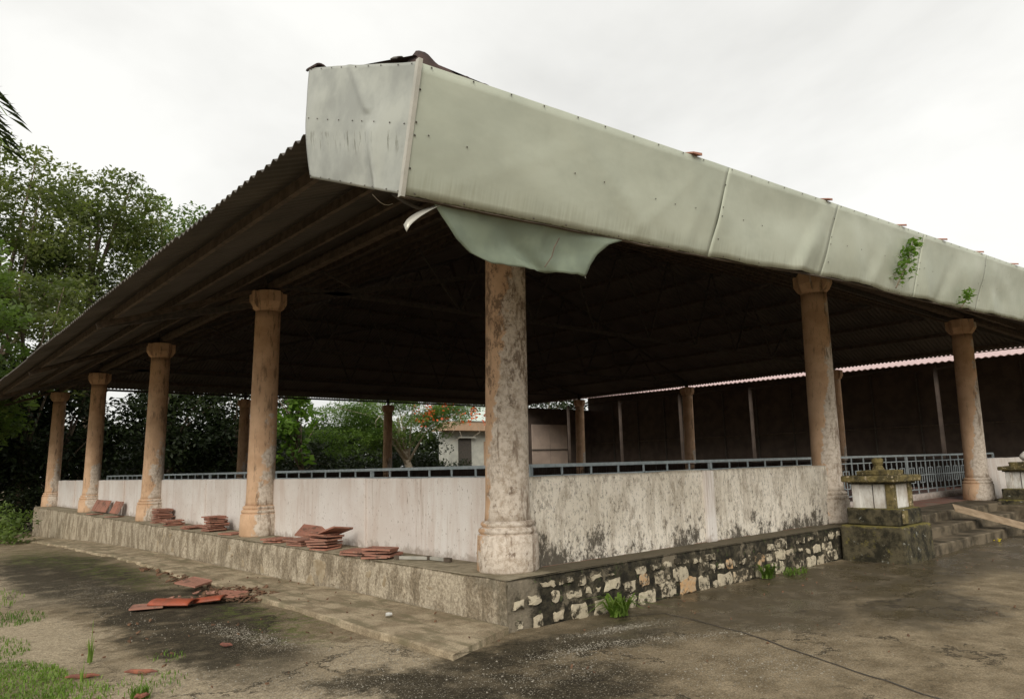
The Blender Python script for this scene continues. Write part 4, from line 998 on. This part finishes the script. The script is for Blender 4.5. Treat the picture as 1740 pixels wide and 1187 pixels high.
# white house behind the flame tree
hs = thing('house', (36, 48, -.6), 'small white house with a peach eaves band and pale green roof', 'house')
MB().box(33.4, 41, 46, 47.4, -1, 4.3).build('wall', 'house_white', hs)
MB().add([(32.4, 45.0, 4.3), (42, 45.0, 4.3), (42, 45.0, 5.05), (33.2, 45.0, 5.0), (32.4, 47, 4.3), (33.2, 47, 5.0), (42, 47, 4.3)], [(0, 1, 2, 3), (0, 3, 5, 4), (0, 4, 6, 1)]).build('eaves_band', 'house_peach', hs)
P = [[(33.2, 44.9, 5.03), (37, 48.5, 6.5)], [(42, 44.9, 5.08), (42, 48.5, 6.5)]]
MB().grid(P).build('roof', 'house_roof', hs, thick=.06)
d_ = MB().box(34.25, 35.5, 45.93, 46.0, -.6, 3.7).build('door', 'dark_metal', hs)
wd_ = MB().box(36.9, 38.2, 45.94, 46.0, 1.4, 3.4).build('window', 'dark_glass', hs); MB().box(36.8, 36.9, 45.9, 45.99, 1.3, 3.5).build('frame', 'house_peach', wd_)
MB().box(34.1, 35.7, 45.6, 45.98, 3.75, 3.85).build('door_hood', 'house_white', hs)

# ------------------------------------------------------------------ trees
def clump_points(clumps, per, flat=.7):
    out = []
    for (c, r) in clumps:
        n = int(per*r*r); d = RNG.normal(0, 1, (n, 3)); d /= np.linalg.norm(d, axis=1, keepdims=True)
        rad = RNG.uniform(.25, 1, (n, 1))**.6*r; q = d*rad; q[:, 2] *= flat; out.append(np.array(c)+q)
    return np.concatenate(out)
def tree(x, y, ht, crowns, nclump, per, leaf, mat, label, trunk_r=.28, bark='bark', cr=(.5, 1.15), name='tree', group=None, upb=.5, wid=.45, flat=.7):
    z0 = gz(x, y); o = thing(name, (x, y, z0), label, 'tree', group)
    cl = []
    for (cx, cy, cz, rx, ry, rz, wgt) in crowns:
        for i in range(int(nclump*wgt)):
            d = RNG.normal(0, 1, 3); d /= np.linalg.norm(d); rr = RNG.uniform(.15, 1.1)**.5
            cl.append(((cx+d[0]*rx*rr, cy+d[1]*ry*rr, max(cz+d[2]*rz*rr, z0+.3)), RNG.uniform(*cr)))
    V, F_ = leaf_cards(clump_points(cl, per, flat), leaf*.5, leaf*1.4, wid, upb); npmesh('crown', V, F_, mat, o)
    top = Vector((crowns[0][0], crowns[0][1], crowns[0][2]-crowns[0][5]*.1)); b = Vector((x, y, z0-.2)); mb = MB()
    mb.tube([b, b.lerp(top, .3)+Vector((.15, .1, 0)), b.lerp(top, .65)+Vector((-.1, .1, 0)), top], [trunk_r*1.25, trunk_r, trunk_r*.75, trunk_r*.3], 9)
    tr = mb.build('trunk', bark, o, smooth=True)
    idx = RNG.choice(len(cl), min(len(cl), 16), replace=False)
    for k in idx:
        s_ = b.lerp(top, RNG.uniform(.35, .9)); e = Vector(cl[k][0]); mid_ = s_.lerp(e, .5)+Vector((0, 0, .4))
        MB().tube([s_, mid_, e], [trunk_r*.4, trunk_r*.25, trunk_r*.08], 6).build('limb', bark, tr, smooth=True)
    return o
tree(4.0, 41, 18, [(3.6, 41, 12.5, 4.2, 3.0, 5.4, 1.)], 190, 150, .25, 'leaf_tree', 'tallest leafy tree at the left, its crown rising above the roof')
tree(8.2, 43, 18, [(7.8, 43, 13.8, 3.4, 2.2, 4.6, 1.)], 135, 150, .25, 'leaf_tree', 'broad leafy tree behind the roof edge, second from the left')
tree(12.4, 45, 18, [(12.4, 45, 13.9, 3.6, 2.2, 4.7, 1.)], 140, 150, .25, 'leaf_light', 'lighter green tree rising just left of the roof slope')
tree(4.6, 36.6, 10, [(4.4, 36.6, 7.4, 2.6, 2.0, 2.8, 1.)], 60, 130, .26, 'leaf_tree', 'mid-height leafy tree just above the low end of the eave', .2, cr=(.6, 1.2))
tree(1.2, 33, 11, [(1.0, 33, 8.0, 2.6, 2.6, 3.4, 1.), (2.2, 34, 4.5, 2.0, 2, 2.2, .6)], 80, 170, .26, 'leaf_light', 'nearer bright green tree at the left frame edge')
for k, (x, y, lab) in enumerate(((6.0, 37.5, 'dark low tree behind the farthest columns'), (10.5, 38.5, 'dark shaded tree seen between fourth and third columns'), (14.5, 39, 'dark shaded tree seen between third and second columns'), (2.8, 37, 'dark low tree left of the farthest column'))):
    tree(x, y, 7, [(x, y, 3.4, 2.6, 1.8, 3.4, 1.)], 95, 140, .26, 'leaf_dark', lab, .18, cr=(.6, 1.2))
tree(17.6, 36.5, 7, [(16.4, 36.8, 4.4, 1.4, 1.3, 2.8, 1.)], 40, 60, .42, 'leaf_broad', 'broad-leaved tree with large glossy leaves beside the second column', .14, cr=(.5, .9), wid=.6)
ft = tree(26.5, 40, 6, [(25.0, 40, 4.9, 5.2, 3.0, 1.7, 1.35), (22.0, 39.5, 3.6, 3.0, 2.0, 1.5, .55), (29.6, 39.5, 5.4, 2.0, 2.0, .8, .22)], 130, 190, .20, 'leaf_flame', 'spreading flame tree with orange flowers and pale trunk behind the pavilion', .26, 'bark_pale', (.5, 1.0), 'flame_tree', None, 1.6, .28, .42)
C = np.stack([RNG.uniform(24.5, 30.5, 260), RNG.uniform(36.9, 38.5, 260), RNG.uniform(4.2, 5.5, 260)], 1)
cc = C[RNG.integers(0, 26, 260)]+RNG.normal(0, .12, (260, 3)); V, F_ = leaf_cards(cc, .14, .22, .8, .6); npmesh('flower', V, F_, 'flower_orange', ft)['kind'] = 'stuff'
for k in range(9):                                  # dead pale twigs of the flame tree
    a = Vector((RNG.uniform(21.5, 31), 37.2, RNG.uniform(3.6, 5.2))); MB().tube([a, a+Vector((RNG.uniform(-.6, .2), -.1, -.35)), a+Vector((RNG.uniform(-1.1, 0), -.2, -.75))], [.02, .014, .008], 5).build('twig', 'bark_pale', ft)
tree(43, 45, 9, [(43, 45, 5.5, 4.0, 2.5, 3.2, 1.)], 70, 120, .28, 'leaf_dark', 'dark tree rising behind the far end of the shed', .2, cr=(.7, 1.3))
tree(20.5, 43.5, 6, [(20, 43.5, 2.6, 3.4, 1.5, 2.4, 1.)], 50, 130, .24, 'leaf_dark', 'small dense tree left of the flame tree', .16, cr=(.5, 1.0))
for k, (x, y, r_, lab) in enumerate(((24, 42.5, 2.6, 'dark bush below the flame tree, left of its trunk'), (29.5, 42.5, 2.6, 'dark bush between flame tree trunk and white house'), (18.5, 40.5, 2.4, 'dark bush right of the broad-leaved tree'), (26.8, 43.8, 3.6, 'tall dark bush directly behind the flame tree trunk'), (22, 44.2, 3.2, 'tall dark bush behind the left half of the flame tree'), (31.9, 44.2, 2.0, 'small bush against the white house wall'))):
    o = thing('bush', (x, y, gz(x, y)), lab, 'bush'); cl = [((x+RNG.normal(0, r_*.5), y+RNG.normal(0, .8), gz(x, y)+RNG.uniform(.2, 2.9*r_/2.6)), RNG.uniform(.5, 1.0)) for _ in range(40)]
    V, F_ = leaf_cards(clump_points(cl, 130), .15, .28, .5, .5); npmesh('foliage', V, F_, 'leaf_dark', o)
for k, (x, y, r_, lab) in enumerate(((2.9, 27.5, 1.0, 'low green shrub at the left edge of the ground'), (1.6, 31, 1.6, 'dark shrub behind the low green shrub'), (4.0, 35.5, 1.6, 'dark shrub at the far end of the plinth'))):
    o = thing('shrub', (x, y, gz(x, y)), lab, 'shrub'); cl = [((x+RNG.normal(0, r_*.4), y+RNG.normal(0, r_*.4), gz(x, y)+RNG.uniform(.1, r_*1.1)), RNG.uniform(.3, .6)*r_) for _ in range(22)]
    V, F_ = leaf_cards(clump_points(cl, 300), .10, .2, .4, .5); npmesh('foliage', V, F_, 'leaf_light' if k == 0 else 'leaf_dark', o)
# far wood closing the horizon
cl = [((RNG.uniform(-14, 48), RNG.uniform(52, 58), RNG.uniform(-.5, 4.6)), RNG.uniform(1.0, 1.8)) for _ in range(330)]
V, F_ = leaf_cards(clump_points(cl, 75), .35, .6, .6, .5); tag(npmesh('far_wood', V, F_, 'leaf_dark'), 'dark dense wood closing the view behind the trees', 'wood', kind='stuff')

# palm whose fronds reach into the top left corner
pb = thing('palm_tree', (-1.4, 14.6, gz(0, 14.6)), 'palm with drooping feathery fronds reaching in at the top left corner', 'palm tree')
MB().tube([(-1.4, 14.6, -.2), (-1.3, 14.6, 4), (-1.35, 14.6, 8.9)], [.2, .15, .12], 10).build('trunk', 'bark', pb, smooth=True)
def frond(az, L, droop, lift):
    V = []; F_ = []; d = Vector((math.cos(az), math.sin(az), 0)); s_ = Vector((-d.y, d.x, 0)); base = Vector((-1.35, 14.6, 8.85)); pts_ = []
    for i in range(25):
        u = i/24; pts_.append(base+d*L*u*(1-.12*u)+Vector((0, 0, lift*u-droop*u*u)))
    mb = MB(); mb.tube(pts_[::3], [.025*(1-.09*i) for i in range(9)], 5); fo = mb.build('frond', 'grass_blade', pb)
    for i in range(3, 25):
        for sg in (-1, 1):
            p = pts_[i]; l = .8*(1-.6*abs(i/24-.4)); q = p+(s_*sg*.75+d*.55)*l+Vector((0, 0, -.18*l)); t2 = (p+q)/2+Vector((0, 0, .03)); wv_ = d*.03+Vector((0, 0, .012)); k = len(V)
            V += [tuple(p), tuple(t2+wv_), tuple(q), tuple(t2-wv_)]; F_.append((k, k+1, k+2, k+3))
    npmesh('leaflet', V, F_, 'leaf_dark', fo)['kind'] = 'stuff'
for k, (az, L, dr, lf) in enumerate(((-.34, 3.0, 2.0, .55), (-.20, 2.95, 2.3, .45), (-.44, 2.9, 2.2, .35), (-.10, 2.8, 2.3, .6), (1.9, 2.8, 1.2, .9), (2.6, 2.8, 1.2, .8), (3.3, 2.8, 1.2, .9), (4.0, 2.8, 1.2, .8), (4.7, 2.6, 1.2, 1.0), (1.2, 2.4, 1.2, 1.3))): frond(az, L, dr, lf)
